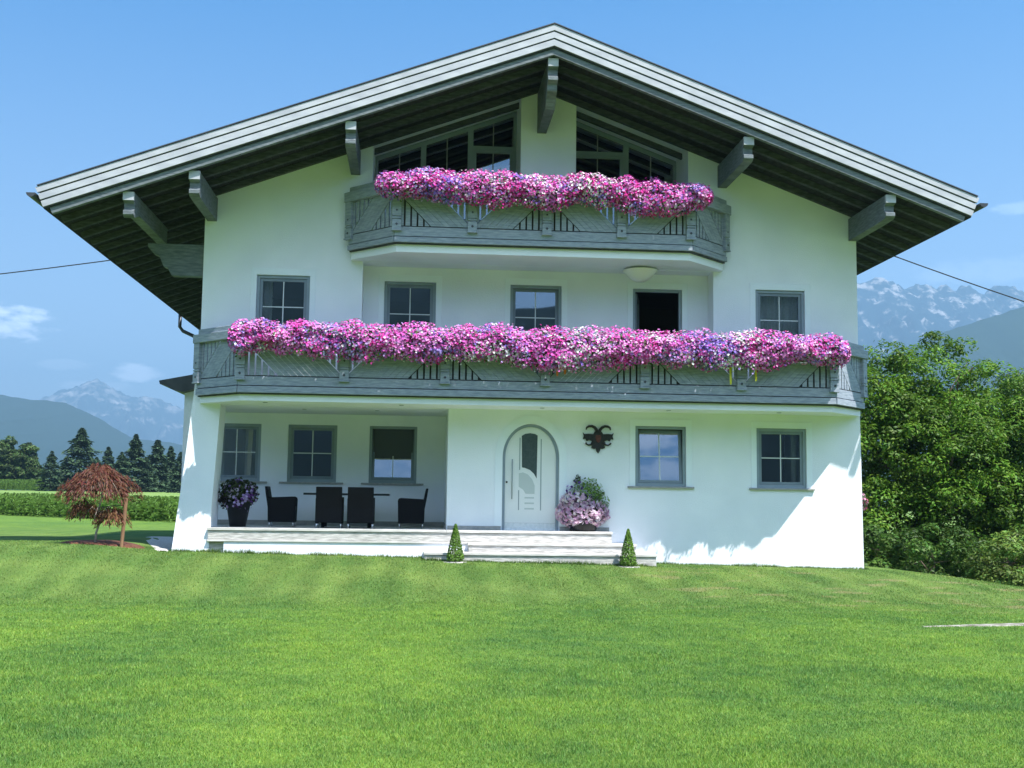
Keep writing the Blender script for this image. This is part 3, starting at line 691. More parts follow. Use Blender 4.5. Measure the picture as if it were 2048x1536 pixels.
# ------------------------------------------------------------------ lamp, emblem
lamp = empty('ceiling_lamp', (2.2, -.1, 5.742), label='white glass bowl lamp hanging under the upper balcony', cat='lamp')
mb = MB(); mb.lathe([(.0, -.29), (.1, -.28), (.2, -.235), (.29, -.15), (.34, -.08), (.38, -.055), (.375, -.04), (.0, -.04)], (0, 0, 0), 32); mb.build('lamp_shade', MAT['lampglass'], lamp, smooth=True)
mb = MB(); mb.lathe([(0, -.03), (.06, -.03), (.06, -.001), (0, -.001)], (0, 0, 0), 16); mb.build('ceiling_plate', MAT['steel'], lamp)
emb = empty('wall_emblem', (1.30, -.03, 1.98), label='black wrought iron horned coat of arms with a red shield on the wall', cat='wall ornament')
k = .00179
def EP(pts): return [(p[0]*k, -p[1]*k) for p in pts]
mb = MB()
mb.prism(EP([(-40, -95), (40, -95), (62, -60), (75, 20), (95, 60), (75, 75), (85, 105), (50, 118), (30, 112), (22, 140), (0, 172), (-22, 140), (-30, 112), (-50, 118), (-85, 105), (-75, 75), (-95, 60), (-75, 20), (-62, -60)]), -.012, .028, 'y')
mb.build('crest', MAT['iron'], emb, bevel=.006)
for s in (-1, 1):
    mb = MB(); mb.prism(EP([(s*50, -62), (s*120, -66), (s*168, -62), (s*190, -82), (s*176, -38), (s*188, 2), (s*158, -4), (s*140, 26), (s*112, 10), (s*60, 30)]), -.006, .022, 'y'); mb.build('wing', MAT['iron'], emb, bevel=.005)
    mb = MB(); mb.tube([(s*x*k, -.012, -z*k) for x, z in [(12, -85), (22, -115), (45, -142), (80, -158), (115, -156), (142, -140), (150, -112)]], [.036, .034, .033, .03, .027, .022, .012], 8); mb.build('horn', MAT['iron'], emb, smooth=True)
    mb = MB(); mb.tube([(s*x*k, -.008, -z*k) for x, z in [(60, 40), (90, 66), (120, 72), (148, 58), (150, 42)]], [.02, .02, .019, .017, .022], 8); mb.build('scroll', MAT['iron'], emb, smooth=True)
mb = MB(); mb.prism(EP([(-30, -50), (30, -50), (34, -10), (22, 26), (0, 44), (-22, 26), (-34, -10)]), -.022, -.011, 'y'); mb.build('shield', MAT['copper'], emb, bevel=.004)

# ------------------------------------------------------------------ terrace with steps
terr = empty('terrace_steps', (0, 0, -.66), label='pale marble terrace and front steps below the entrance', cat='steps')
def tp(mb, name, m_, **k_):
    o = mb.build(name, m_, terr, **k_); o.location = (0, 0, .66); return o
def slab(mb, x0, x1, y0, y1, z0, z1): mb.box(x0, x1, y0, y1, z0, z1)
mb = MB(); slab(mb, -6.90, -1.96, -.37, LY-.003, -.055, -.001); slab(mb, -1.957, 1.57, -.37, -.0005, -.055, -.001); tp(mb, 'terrace_slab', MAT['stone'], bevel=.006)
mb = MB(); slab(mb, -6.88, 1.55, -.345, -.004, -.245, -.058); tp(mb, 'riser', MAT['stone_front'], bevel=.008)
mb = MB(); slab(mb, -6.9, -1.5, -.365, -.004, -.285, -.247); tp(mb, 'ledge', MAT['stone'], bevel=.005)
mb = MB(); slab(mb, -6.55, -1.5, -.34, -.006, -1.2, -.288); tp(mb, 'plinth', MAT['plaster'])
mb = MB(); slab(mb, -6.93, -6.552, -.25, -.006, -1.2, -.288); tp(mb, 'plinth_return', MAT['stone_front'])
mb = MB(); slab(mb, -1.52, 2.02, -.74, -.004, -.30, -.248); tp(mb, 'tread', MAT['stone'], bevel=.006)
mb = MB(); slab(mb, -1.5, 2.0, -.715, -.004, -.433, -.302); tp(mb, 'riser', MAT['stone_front'], bevel=.008)
mb = MB(); slab(mb, -2.43, 2.38, -1.11, -.008, -.485, -.435); tp(mb, 'tread', MAT['stone'], bevel=.006)
mb = MB(); slab(mb, -2.41, 2.36, -1.085, -.008, -1.2, -.487); tp(mb, 'riser', MAT['stone_front'], bevel=.008)

# ------------------------------------------------------------------ garden furniture
def make_chair():
    c = empty('dining_chair', (0, 0, 0), label='x', cat='chair', group='black wicker chairs round the terrace table')
    # faces +x; back on the -x side
    mb = MB(); mb.prism([(-.30, .12), (-.255, .12), (-.25, .44), (-.33, .875), (-.385, .875), (-.36, .70), (-.31, .42)], -.275, .275, 'y'); mb.build('backrest', MAT['wicker'], c, bevel=.012)
    for s in (-1, 1):
        y0, y1 = (.225, .285) if s > 0 else (-.285, -.225)
        mb = MB(); mb.prism([(-.29, .10), (.27, .10), (.285, .60), (.265, .645), (.22, .66), (-.30, .635)], y0, y1, 'y'); mb.build('armrest', MAT['wicker'], c, bevel=.014)
    mb = MB(); mb.box(-.26, .27, -.224, .224, .36, .44); mb.build('seat', MAT['wicker'], c, bevel=.015)
    mb = MB(); mb.box(.235, .268, -.224, .224, .10, .359); mb.build('apron', MAT['wicker'], c)
    for x in (-.265, .245):
        for y in (-.255, .255):
            mb = MB(); mb.tube([(x, y, 0), (x, y, .10)], [.017, .022], 10); lg = mb.build('leg', MAT['steel'], c, smooth=True)
    return c
ch0 = make_chair()
for i, (x, y, a, lab) in enumerate([(-5.52, 1.15, 0.0, 'black wicker armchair in side view at the pot end of the table'),
                                    (-4.45, .42, 90, 'black wicker armchair seen from behind, second from the flower pot'),
                                    (-3.78, .40, 90, 'black wicker armchair seen from behind, third from the flower pot'),
                                    (-2.72, 1.15, 180, 'black wicker armchair in side view at the door end of the table')]):
    c = ch0 if i == 0 else copy_tree(ch0)
    c.location = (x, y, 0); c.rotation_euler = (0, 0, math.radians(a)); c['label'] = lab
tb = empty('dining_table', (-4.12, 1.15, 0), label='dark dining table between the four black wicker chairs', cat='table')
mb = MB(); mb.box(-.93, .93, -.46, .46, .70, .745); mb.build('tabletop', MAT['table'], tb, bevel=.008)
for x in (-.5, .5):
    for y in (-.36, .36): mb = MB(); mb.box(x-.035, x+.035, y-.035, y+.035, 0, .699); mb.build('leg', MAT['wicker'], tb, bevel=.005)

# ------------------------------------------------------------------ flowers
PAL = np.array([(.71, .14, .54), (.75, .26, .65), (.68, .05, .34), (.76, .36, .64), (.82, .82, .80), (.26, .16, .56), (.36, .03, .19), (.50, .38, .76), (.78, .56, .74)])
def ball_noise(P, seed, s): return vnoise2(P[:, 0]*s+40, P[:, 2]*s+40, seed, 3)
def flower_border(name, x0, x1, yb, ztop_f, zbot_f, nfl, nlf, label, zones, seed, rod=.36, fsz=.025):
    r = np.random.default_rng(seed)
    root = empty(name, ((x0+x1)/2, yb, 0), label=label, cat='flowers'); off = np.array([(x0+x1)/2, yb, 0.])
    mb = MB(); nbx = max(1, round((x1-x0)/1.05)); L_ = (x1-x0-.1)/nbx
    for i in range(nbx): a = x0+.05+i*L_-off[0]; mb.box(a+.01, a+L_-.01, -.20, -.02, ztop_f(np.array([x0+i*L_]))[0]-.42, ztop_f(np.array([x0+i*L_]))[0]-.24)
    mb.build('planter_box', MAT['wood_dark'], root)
    def surf(n, k_in=(0.86, 1.06)):
        x = r.uniform(x0, x1, n); zt = ztop_f(x); zb__ = zbot_f(x); zc = (zt+zb__)/2; hz = (zt-zb__)/2
        # clumpy bulge in depth
        th = np.arcsin(np.clip(r.uniform(-1, 1, n), -1, 1))*r.uniform(.85, 1.12, n)
        bul = 1+.33*vnoise2(x*3.0+9, np.sin(th)*1.7+9, seed+3, 4)
        kk = r.uniform(*k_in, n)*bul
        kk = kk*np.where(r.uniform(size=n) < .06, r.uniform(1.05, 1.22, n), 1)
        endk = np.clip(np.minimum(x-x0, x1-x)/.22, 0, 1)**.5
        kk = kk*(.35+.65*endk)
        dy = np.cos(th)*rod; dz = np.sin(th)*hz
        P = np.stack([x-off[0], -.06-dy*kk, zc+dz*np.clip(kk, .3, 1.12)], 1)
        nn_ = unit(np.stack([r.normal(0, .35, n), -np.cos(th)*1.0, np.sin(th)*.9+.35], 1)+r.normal(0, .38, (n, 3)))
        return P, nn_, x, th
    P, nn_, x, th = surf(nlf, (.55, .98))
    colr = np.array([.05, .095, .018])*r.uniform(.55, 1.5, (nlf, 1))*np.array([1, 1, 1])
    V, F = leaves(P, nn_, r.uniform(.028, .05, nlf), .5)
    np_mesh('foliage', V, F, MAT['leaf'], root, np.repeat(colr, 4, 0))
    P, nn_, x, th = surf(nfl)
    w = zones(x, np.sin(th), r)               # (n, palette) weights
    for c_ in range(9): w[:, c_] *= np.exp(2.6*vnoise2(x*3.2+17*c_, np.sin(th)*1.9+31*c_+5, seed*7+c_, 3))
    w = w/w.sum(1, keepdims=True); cum = np.cumsum(w, 1); idx = (r.uniform(size=(nfl, 1)) > cum).sum(1).clip(0, len(PAL)-1)
    colr = PAL[idx]*r.uniform(.82, 1.18, (nfl, 1)); colr = np.clip(colr, 0, .86)
    V, F = petals(P, nn_, fsz*r.uniform(.75, 1.3, nfl))
    np_mesh('blossoms', V, F, MAT['petal'], root, np.repeat(colr, 11, 0))
    # trailing shoots
    n2 = int((x1-x0)*3.2); xs = r.uniform(x0+.1, x1-.1, n2); Pl = []
    for xx in xs:
        z0_ = zbot_f(np.array([xx]))[0]+.12; ln = abs(r.normal(0, .06))+.05
        for q_ in np.arange(0, ln, .022): Pl.append((xx-off[0]+r.normal(0, .03), -.06-rod*.8+r.normal(0, .05), z0_-q_))
    Pl = np.array(Pl); nn2 = unit(np.stack([r.normal(0, .5, len(Pl)), -np.ones(len(Pl)), r.normal(.2, .4, len(Pl))], 1))
    w = zones(Pl[:, 0]+off[0], -np.ones(len(Pl)), r); w = w/w.sum(1, keepdims=True); idx = (r.uniform(size=(len(Pl), 1)) > np.cumsum(w, 1)).sum(1).clip(0, len(PAL)-1)
    isl = r.uniform(size=len(Pl)) < .6
    V, F = petals(Pl[~isl], nn2[~isl], fsz*r.uniform(.7, 1.1, (~isl).sum())); np_mesh('trailing_blossoms', V, F, MAT['petal'], root, np.repeat(PAL[idx[~isl]]*r.uniform(.8, 1.1, ((~isl).sum(), 1)), 11, 0))
    V, F = leaves(Pl[isl], nn2[isl], r.uniform(.025, .045, isl.sum()), .5); np_mesh('trailing_foliage', V, F, MAT['leaf'], root, np.repeat(np.array([[.06, .11, .02]])*r.uniform(.6, 1.4, (isl.sum(), 1)), 4, 0))
    return root
def bump(x, c, s): return np.exp(-((x-c)/s)**2)
def zones_low(x, v, r):
    n = len(x); w = np.zeros((n, 9)); nz_ = vnoise2(x*1.6+20, v*1.1+20, 77, 3); nv = vnoise2(x*1.3+3, v*1.3+50, 91, 3); nw = vnoise2(x*1.7+80, v*1.2+10, 55, 3)
    w[:, 0] = 1.9; w[:, 1] = 1.6; w[:, 3] = .5; w[:, 8] = .16
    w[:, 2] = .5+1.2*np.clip(nz_, 0, 1); w[:, 6] = .22*(v < .1)+.08
    w[:, 4] = .13+4*np.clip(nw-.12, 0, 1)+2.2*bump(x, .7, .5)+3.2*bump(x, 3.95, .28)+1.2*bump(x, -1.2, .5)*(v < 0)
    w[:, 5] = .18+4*np.clip(nv-.12, 0, 1)+3.0*bump(x, 3.35, .35)+1.2*bump(x, -4.3, .5); w[:, 7] = w[:, 5]*.8
    right = sstep(x, 0, 1.5); w[:, 0] *= 1-.2*right; w[:, 3] *= 1+.5*right
    return w
def zones_up(x, v, r):
    n = len(x); w = np.zeros((n, 9)); nv = vnoise2(x*1.5+13, v*1.3+50, 191, 3); nw = vnoise2(x*1.9+80, v*1.2+10, 255, 3)
    w[:, 0] = 1.0; w[:, 1] = 1.0; w[:, 2] = .9+.5*(v < 0); w[:, 3] = .7; w[:, 8] = .3; w[:, 6] = .35*(v < .2)+.05
    w[:, 4] = .16+4*np.clip(nw-.12, 0, 1)+2.6*bump(x, 1.05, .3)+1.2*bump(x, .1, .3)*(v > .2)
    w[:, 5] = .2+4*np.clip(nv-.12, 0, 1)+1.5*bump(x, -2.4, .3)+1.5*bump(x, 3.1, .3)*(v > .2); w[:, 7] = w[:, 5]*.9
    return w
lowT = lambda x: 4.19+.075*vnoise(x*2.6+50, 4, 4)
lowB = lambda x: 3.42+.13*vnoise(x*1.1+50, 9, 4)+.12*bump(x, 5.6, .8)-.10*bump(x, .3, 1.2)+.06*bump(x, -6, .6)-.1*bump(x, 3.6, .7)
upT = lambda x: 7.42+.075*vnoise(x*2.8+50, 24, 4)-.12*sstep(x, 1.5, 3.4)-.05*bump(x, -3.3, .4)
upB = lambda x: 6.73+.10*vnoise(x*1.2+50, 29, 4)-.12*bump(x, -1.2, .3)-.12*bump(x, 1.9, .5)-.12*bump(x, 0, .3)+.10*bump(x, .7, .25)-.05*bump(x, 2.6, .4)
flower_border('flower_border', -6.42, 6.36, -1.32, lowT, lowB, 19000, 9000, 'long border of pink, white and violet petunias spilling over the lower balcony rail', zones_low, 3)
flower_border('flower_border', -3.58, 3.46, -1.32, upT, upB, 11000, 5500, 'shorter border of pink and purple petunias spilling over the upper balcony rail', zones_up, 8)

# ribbons hanging out of the flower borders
RB = [('orange', .24, 3.20, .30, 'longer orange ribbon hanging right of the middle post of the lower balcony'),
      ('orange', .40, 3.24, .24, 'shorter orange ribbon hanging right of the middle post of the lower balcony'), ('yellow', 3.88, 3.10, .36, 'long yellow ribbon left of the sixth lower balcony post'),
      ('yellow', 4.42, 3.18, .26, 'short yellow ribbon right of the sixth lower balcony post')]
for nm, x, z, h, lab in RB:
    ro = empty('ribbon', (x, -1.31, z), label=lab, cat='ribbon', group='plastic ribbons hanging from the flowers')
    mb = MB(); n = 7; w = .025; vs = []
    for i in range(n):
        zz = h*1.5*i/(n-1); dy = .012*math.sin(i*1.1+x)
        vs += [(-w*(1 if i else .7), dy, zz), (w*(1 if i else .7), dy+.006, zz)]
    mb.add(vs, [(2*i, 2*i+1, 2*i+3, 2*i+2) for i in range(n-1)]); o = mb.build('strip', MAT['rib_'+nm], ro); sm = o.modifiers.new('thickness', 'SOLIDIFY'); sm.thickness = .002

def ellipsoid_pts(r, n, c, rad, shell=(.8, 1.05), zmin=-1):
    d = unit(r.normal(size=(n*2, 3))); d = d[d[:, 2] > zmin][:n]
    k_ = r.uniform(*shell, (len(d), 1)); return np.array(c)+d*np.array(rad)*k_, d
def potted(name, loc, label, pot, fl, lf, seed):
    root = empty(name, loc, label=label, cat='flower pot'); r = np.random.default_rng(seed)
    mb = MB(); mb.lathe(pot, (0, 0, 0), 28); mb.build('pot', MAT['pot'], root, smooth=True)
    Vs = []; Fs = []; Cs = []; o_ = 0
    for n, c, rad, col_, sz in lf:
        P, d = ellipsoid_pts(r, n, c, rad, (.5, 1.05)); V, F = leaves(P, unit(d+r.normal(0, .6, d.shape)), r.uniform(sz*.7, sz*1.3, len(P)), .5)
        Vs.append(V); Fs.append(F+o_); o_ += len(V); Cs.append(np.repeat(np.array(col_)*r.uniform(.5, 1.5, (len(P), 1)), 4, 0))
    np_mesh('foliage', np.concatenate(Vs), np.concatenate(Fs), MAT['leaf'], root, np.concatenate(Cs))
    Vs = []; Fs = []; Cs = []; o_ = 0
    for n, c, rad, cols, sz in fl:
        P, d = ellipsoid_pts(r, n, c, rad, (.86, 1.08)); V, F = petals(P, unit(d+r.normal(0, .45, d.shape)), r.uniform(sz*.75, sz*1.25, len(P)))
        ci = np.array(cols)[r.integers(0, len(cols), len(P))]*r.uniform(.85, 1.1, (len(P), 1))
        Vs.append(V); Fs.append(F+o_); o_ += len(V); Cs.append(np.repeat(ci, 11, 0))
    np_mesh('blossoms', np.concatenate(Vs), np.concatenate(Fs), MAT['petal'], root, np.concatenate(Cs))
    return root
potted('flower_pot', (-6.42, .62, 0), 'tall black tapered pot with dark purple and lilac petunias at the loggia corner',
       [(0, 0), (.17, 0), (.255, .48), (.275, .50), (.275, .53), (.24, .53), (.23, .48), (0, .48)],
       [(170, (0.03, 0, .70), (.37, .33, .30), [(.34, .24, .52), (.50, .40, .66), (.20, .09, .34), (.62, .56, .72)], .040), (110, (.05, -.08, .60), (.33, .28, .28), [(.10, .03, .16), (.48, .38, .66)], .036)],
       [(1300, (0, 0, .72), (.42, .36, .32), (.035, .05, .016), .045), (250, (-.25, 0, .55), (.18, .2, .18), (.05, .03, .035), .04)], 21)
potted('flower_bowl', (.98, -.02, 0), 'low black bowl overflowing with pale pink petunias and a leafy purple top beside the door',
       [(0, 0), (.26, 0), (.30, .05), (.33, .16), (.34, .2), (.30, .2), (.28, .15), (0, .15)],
       [(1100, (-.02, -.04, .38), (.55, .34, .33), [(.66, .44, .60), (.72, .50, .64), (.78, .62, .74), (.56, .30, .50), (.80, .70, .78)], .042), (260, (-.16, -.1, .64), (.34, .26, .20), [(.80, .72, .78), (.70, .48, .62)], .042), (80, (-.10, 0, .84), (.32, .26, .24), [(.08, .03, .16), (.14, .07, .28), (.30, .2, .45)], .036)],
       [(800, (0, 0, .40), (.48, .30, .28), (.05, .06, .03), .05), (800, (.08, 0, .80), (.38, .30, .34), (.17, .29, .06), .038), (340, (.32, 0, .62), (.24, .26, .28), (.17, .28, .06), .038), (70, (-.12, 0, 1.10), (.08, .08, .12), (.06, .09, .04), .03)], 22)

# conical box shrubs
def topiary(x, y, label, seed):
    z0 = float(gz(x, y)); root = empty('topiary_shrub', (x, y, z0), label=label, cat='shrub', group='clipped cone shrubs either side of the steps'); r = np.random.default_rng(seed)
    n = 2600; h = r.uniform(0, 1, n)**1.35; th = r.uniform(0, 2*math.pi, n); rad = (.175*(1-h)**.85+.012)*r.uniform(.78, 1.06, n)*(1-.25*np.exp(-(h/.05)**2))
    P = np.stack([rad*np.cos(th), rad*np.sin(th), .03+h*.73], 1); d = unit(np.stack([np.cos(th), np.sin(th), np.full(n, .35)], 1)+r.normal(0, .5, (n, 3)))
    V, F = leaves(P, d, r.uniform(.012, .024, n), .6); C_ = np.repeat(np.array([.115, .225, .026])*r.uniform(.4, 1.6, (n, 1)), 4, 0)
    np_mesh('foliage', V, F, MAT['leaf'], root, C_)
    mb = MB(); mb.tube([(0, 0, -.05), (0, 0, .5)], [.02, .008], 8); mb.build('trunk', MAT['bark'], root)
    mb = MB(); mb.lathe([(0, .006), (.17, .004), (.2, -.03)], (0, 0, 0), 20)
    for i in range(26):
        a = r.uniform(0, 6.28); q_ = r.uniform(.12, .24); s = r.uniform(.014, .03); mb.box(q_*math.cos(a)-s, q_*math.cos(a)+s, q_*math.sin(a)-s*.7, q_*math.sin(a)+s*.7, -.03, s*.35)
    mb.build('stone_ring', MAT['gravel'], root)
topiary(-1.80, -1.36, 'small clipped cone shrub at the terrace end of the front steps', 1)
topiary(1.72, -1.36, 'small clipped cone shrub at the wall end of the front steps', 2)

# ------------------------------------------------------------------ trees
def limb(p0, p1, n, r0_, r1_, wob, r):
    t_ = np.linspace(0, 1, n); pts = np.array(p0)[None]*(1-t_[:, None])+np.array(p1)[None]*t_[:, None]
    pts[1:-1] += r.normal(0, wob, (n-2, 3)); return [tuple(p) for p in pts], list(np.linspace(r0_, r1_, n))
def broad_tree(name, loc, blobs, nclump, nleaf, lsz, col_, label, seed, trunk_h, trunk_r, cat='tree', group=None, clump_r=.55, var=.5):
    """blobs: crown ellipsoids (centre, radii) relative to loc"""
    root = empty(name, loc, label=label, cat=cat, group=group); r = np.random.default_rng(seed)
    mb = MB(); tips = []
    p, q = limb((0, 0, -.3), (r.normal(0, .1), r.normal(0, .1), trunk_h), 6, trunk_r, trunk_r*.6, .04, r); mb.tube(p, q, 9)
    for c, rad in blobs:
        base = (0, 0, trunk_h*r.uniform(.5, 1.0)); p, q = limb(base, tuple(np.array(c)+np.array([0, 0, rad[2]*.3])), 6, trunk_r*.5, trunk_r*.08, .12, r); mb.tube(p, q, 6)
        for k_ in range(3): e = np.array(c)+unit(r.normal(size=(1, 3)))[0]*np.array(rad)*.75; p2, q2 = limb(p[2+k_], tuple(e), 4, trunk_r*.2, trunk_r*.04, .1, r); mb.tube(p2, q2, 5)
    mb.build('trunk', MAT['bark'], root, smooth=True)
    vol = np.array([b_[1][0]*b_[1][1]*b_[1][2] for b_ in blobs])**.67; cnt = np.maximum(1, (nclump*vol/vol.sum()).astype(int))
    Ps = []; Ds = []; Ks = []
    for (c, rad), n in zip(blobs, cnt):
        Pc, d = ellipsoid_pts(r, n, c, rad, (.55, 1.0))
        tone = r.uniform(1-var, 1+var, n)
        for pc, dd, tn in zip(Pc, d, tone):
            m_ = max(3, int(nleaf/nclump*r.uniform(.6, 1.4))); cr = clump_r*r.uniform(.6, 1.25)
            dl = unit(r.normal(size=(m_, 3))+dd*.5); P = pc+dl*np.array([cr, cr, cr*.7])*r.uniform(.35, 1.0, (m_, 1))**.6
            Ps.append(P); Ds.append(unit(dl*.7+np.array([0, 0, .8])+r.normal(0, .45, (m_, 3)))); Ks.append(np.full(m_, tn)*r.uniform(.75, 1.25, m_))
    P = np.concatenate(Ps); D = np.concatenate(Ds); K = np.concatenate(Ks)
    V, F = leaves(P, D, lsz*r.uniform(.7, 1.35, len(P)), .42)
    c_ = np.array(col_)*K[:, None]; c_[:, 0] *= r.uniform(.8, 1.35, len(P))
    np_mesh('crown', V, F, MAT['leaf'], root, np.repeat(np.clip(c_, .004, .5), 4, 0))
    return root
broad_tree('walnut_tree', (11.6, 6.5, -1.1), [((-1.35, 0, 4.65), (1.7, 1.7, 1.7)), ((.5, .2, 4.75), (1.7, 1.6, 1.75)), ((2.2, .1, 4.2), (1.7, 1.6, 1.5)), ((-1.7, -.5, 2.9), (1.7, 1.6, 1.7)), ((.3, -1.0, 3.1), (2.2, 1.7, 1.8)), ((2.4, -.4, 3.0), (1.8, 1.7, 1.8)), ((-1.5, -.6, 1.3), (1.8, 1.5, 1.4)), ((.6, -1.3, 1.4), (2.1, 1.5, 1.4)), ((2.6, -.5, 1.4), (1.7, 1.6, 1.5)), ((-1.3, -.7, .3), (1.7, 1.3, .9)), ((.8, -1.2, .3), (1.9, 1.3, .9)), ((0, 1, 3.4), (2.6, 1.6, 2.4))],
           820, 130000, .060, (.084, .186, .016), 'large bright green leafy tree beside the right house wall', 31, 1.6, .22, clump_r=.5, var=.38)
broad_tree('broadleaf_tree', (16.2, 9.5, -1.2), [((0, 0, 4.2), (1.8, 1.8, 2.0)), ((-.8, -.3, 2.4), (1.8, 1.6, 1.7)), ((1, .2, 2), (1.8, 1.6, 1.7))], 150, 22000, .075, (.045, .105, .03), 'darker green tree at the right photo edge behind the large leafy tree', 32, 1.6, .2)
broad_tree('shrub', (9.4, 1.6, -1.1), [((0, 0, .55), (1.3, .9, .75)), ((-1.2, .6, .5), (1.0, .8, .7))], 70, 9000, .055, (.055, .125, .02), 'dark low shrub under the big tree next to the house corner', 33, .3, .05, cat='shrub', clump_r=.35)
broad_tree('shrub', (10.15, -.6, -1.2), [((0, 0, .5), (.85, .7, .6)), ((.9, .6, .7), (.9, .8, .8))], 60, 9000, .05, (.105, .185, .032), 'yellow-green shrub at the lawn edge in front of the big tree', 34, .3, .05, cat='shrub', clump_r=.32)
broad_tree('shrub', (11.9, 1.0, -1.3), [((0, 0, .6), (1.2, .9, .9)), ((1.5, .3, .8), (1.3, .9, 1.1))], 70, 9000, .055, (.065, .145, .02), 'mid green shrub under the right side of the big tree', 35, .3, .05, cat='shrub', clump_r=.35)
broad_tree('shrub', (-9.35, 12.5, -.6), [((0, 0, .42), (.42, .4, .42))], 18, 2200, .05, (.02, .045, .016), 'small dark bush behind the left house corner', 36, .2, .03, cat='shrub', clump_r=.22)

# Japanese maple
mr = np.random.default_rng(51); mx0, my0 = -9.08, -.6; mz0 = float(gz(mx0, my0))
mple = empty('maple_tree', (mx0, my0, mz0), label='small red Japanese maple with two drooping tiers on the lawn', cat='tree')
mb = MB(); mb.tube([(0, 0, -.1), (.03, 0, .3), (.1, .02, .55), (.07, 0, .9), (.13, .02, 1.25), (.06, 0, 1.65)], [.035, .03, .027, .024, .02, .012], 8)
for a in np.linspace(0, 6.28, 9)[:-1]:
    for zb_, R_, zt_ in ((.75, .55, .95), (1.35, .75, 1.75)):
        mb.tube([(.1, 0, zb_), (.1+math.cos(a)*R_*.4, math.sin(a)*R_*.4, zt_), (.1+math.cos(a)*R_, math.sin(a)*R_, zt_-.35)], [.012, .009, .004], 5)
mb.build('trunk', MAT['bark_pale'], mple, smooth=True)
def droop(n, c, R_, h, col_, r):
    rad = R_*np.sqrt(r.uniform(.02, 1, n)); th = r.uniform(0, 2*math.pi, n); lob = 1+.18*np.sin(th*5+1.3)+.12*np.sin(th*9)
    z = c[2]+h*(1-(rad/R_)**2.2)-r.uniform(0, .13, n)-(rad/R_)*r.uniform(0, .2, n)+.05*np.sin(th*7+rad*9)
    P = np.stack([c[0]+rad*lob*np.cos(th), c[1]+rad*lob*np.sin(th), z], 1)
    u = unit(np.stack([np.cos(th)*.75, np.sin(th)*.75, -.55-.5*(rad/R_)], 1)+r.normal(0, .25, (n, 3)))
    nrm = unit(np.array([0.35, -.5, 1.0])+r.normal(0, .45, (n, 3))); nrm -= (nrm*u).sum(1, keepdims=True)*u; nrm = unit(nrm)
    V, F = leaves(P, nrm, r.uniform(.035, .085, n), .19, .1, u)
    return V, F, np.repeat(np.array(col_)*r.uniform(.45, 1.5, (n, 1))*np.stack([np.ones(n), r.uniform(.7, 1.9, n), np.ones(n)], 1), 4, 0)
A = [droop(4300, (.05, 0, 1.33), .86, .70, (.12, .032, .024), mr), droop(1000, (.42, -.1, .72), .40, .20, (.16, .055, .03), mr), droop(900, (-.30, .05, .86), .40, .26, (.13, .05, .025), mr)]
o_ = 0; Vs = []; Fs = []; Cs = []
for V, F, C_ in A: Vs.append(V); Fs.append(F+o_); o_ += len(V); Cs.append(C_)
np_mesh('crown', np.concatenate(Vs), np.concatenate(Fs), MAT['leaf'], mple, np.concatenate(Cs))
mple.scale = (.79, .79, .79)
st = empty('support_stake', (-8.5, -.75, float(gz(-8.5, -.75))), label='brown wooden support stake leaning beside the red maple', cat='stake')
mb = MB(); mb.tube([(-.02, 0, -.2), (.04, 0, .99)], [.035, .04], 9); mb.build('post', MAT['stake'], st, smooth=False)
mb = MB(); mb.tube([(.03, .0, .85), (-.24, .05, .83), (-.52, .14, .80)], .008, 6); mb.build('tie', MAT['cable'], st)

def patch(name, cx, cy, rx, ry, mat_, hgt=.03, off=.02, seed=0, rot=0):
    r = np.random.default_rng(seed); n = 40; rings = 7; V = []
    for i in range(rings):
        f = i/(rings-1)
        for k_ in range(n):
            a = 2*math.pi*k_/n; q_ = 1+.07*math.sin(3*a+seed)+.04*r.normal()*(i == rings-1); x = rx*f*q_*math.cos(a); y = ry*f*q_*math.sin(a)
            X = cx+x*math.cos(rot)-y*math.sin(rot); Y = cy+x*math.sin(rot)+y*math.cos(rot)
            V.append((X, Y, float(gz(X, Y))+off+hgt*(1-f*f)-(.05 if i == rings-1 else 0)))
    F = [(i*n+k_, i*n+(k_+1) % n, (i+1)*n+(k_+1) % n, (i+1)*n+k_) for i in range(rings-1) for k_ in range(n)]
    return tag(np_mesh(name, np.array(V), np.array(F), mat_, smooth=True), kind='structure')
patch('mulch_bed', -9.05, -.1, .88, .85, MAT['mulch'], .02, .03, 2)
# pale gravel strip round the house corner
def ribbon_ground(name, pts, wd, mat_, off=.025):
    V = []; n = len(pts)
    for i, p in enumerate(pts):
        a = np.array(pts[max(0, i-1)]); b_ = np.array(pts[min(n-1, i+1)]); d = (b_-a)/np.linalg.norm(b_-a); nn_ = np.array([-d[1], d[0]])
        for s in (-1, -.5, 0, .5, 1):
            q_ = np.array(p)+nn_*s*wd[i]/2; V.append((q_[0], q_[1], float(gz(q_[0], q_[1]))+off-(.04 if abs(s) == 1 else 0)))
    F = [(i*5+k_, i*5+k_+1, (i+1)*5+k_+1, (i+1)*5+k_) for i in range(n-1) for k_ in range(4)]
    return tag(np_mesh(name, np.array(V), np.array(F), mat_, smooth=True), kind='structure')
ribbon_ground('gravel_strip', [(-7.72, -.6), (-7.95, .5), (-8.4, 2.4), (-9.0, 5.5), (-9.0, 9), (-9.0, 13)], [.2, .45, .8, 1.1, 1.1, 1.1], MAT['gravel'])
ribbon_ground('path', [(4.35, -9.3), (4.8, -9.12), (5.3, -8.95), (6.0, -8.7), (7.5, -8.3), (9.5, -7.9), (13, -7.4), (20, -6.6)], [.05, .14, .3, .42, .5, .55, .6, .6], MAT['path'], .014)

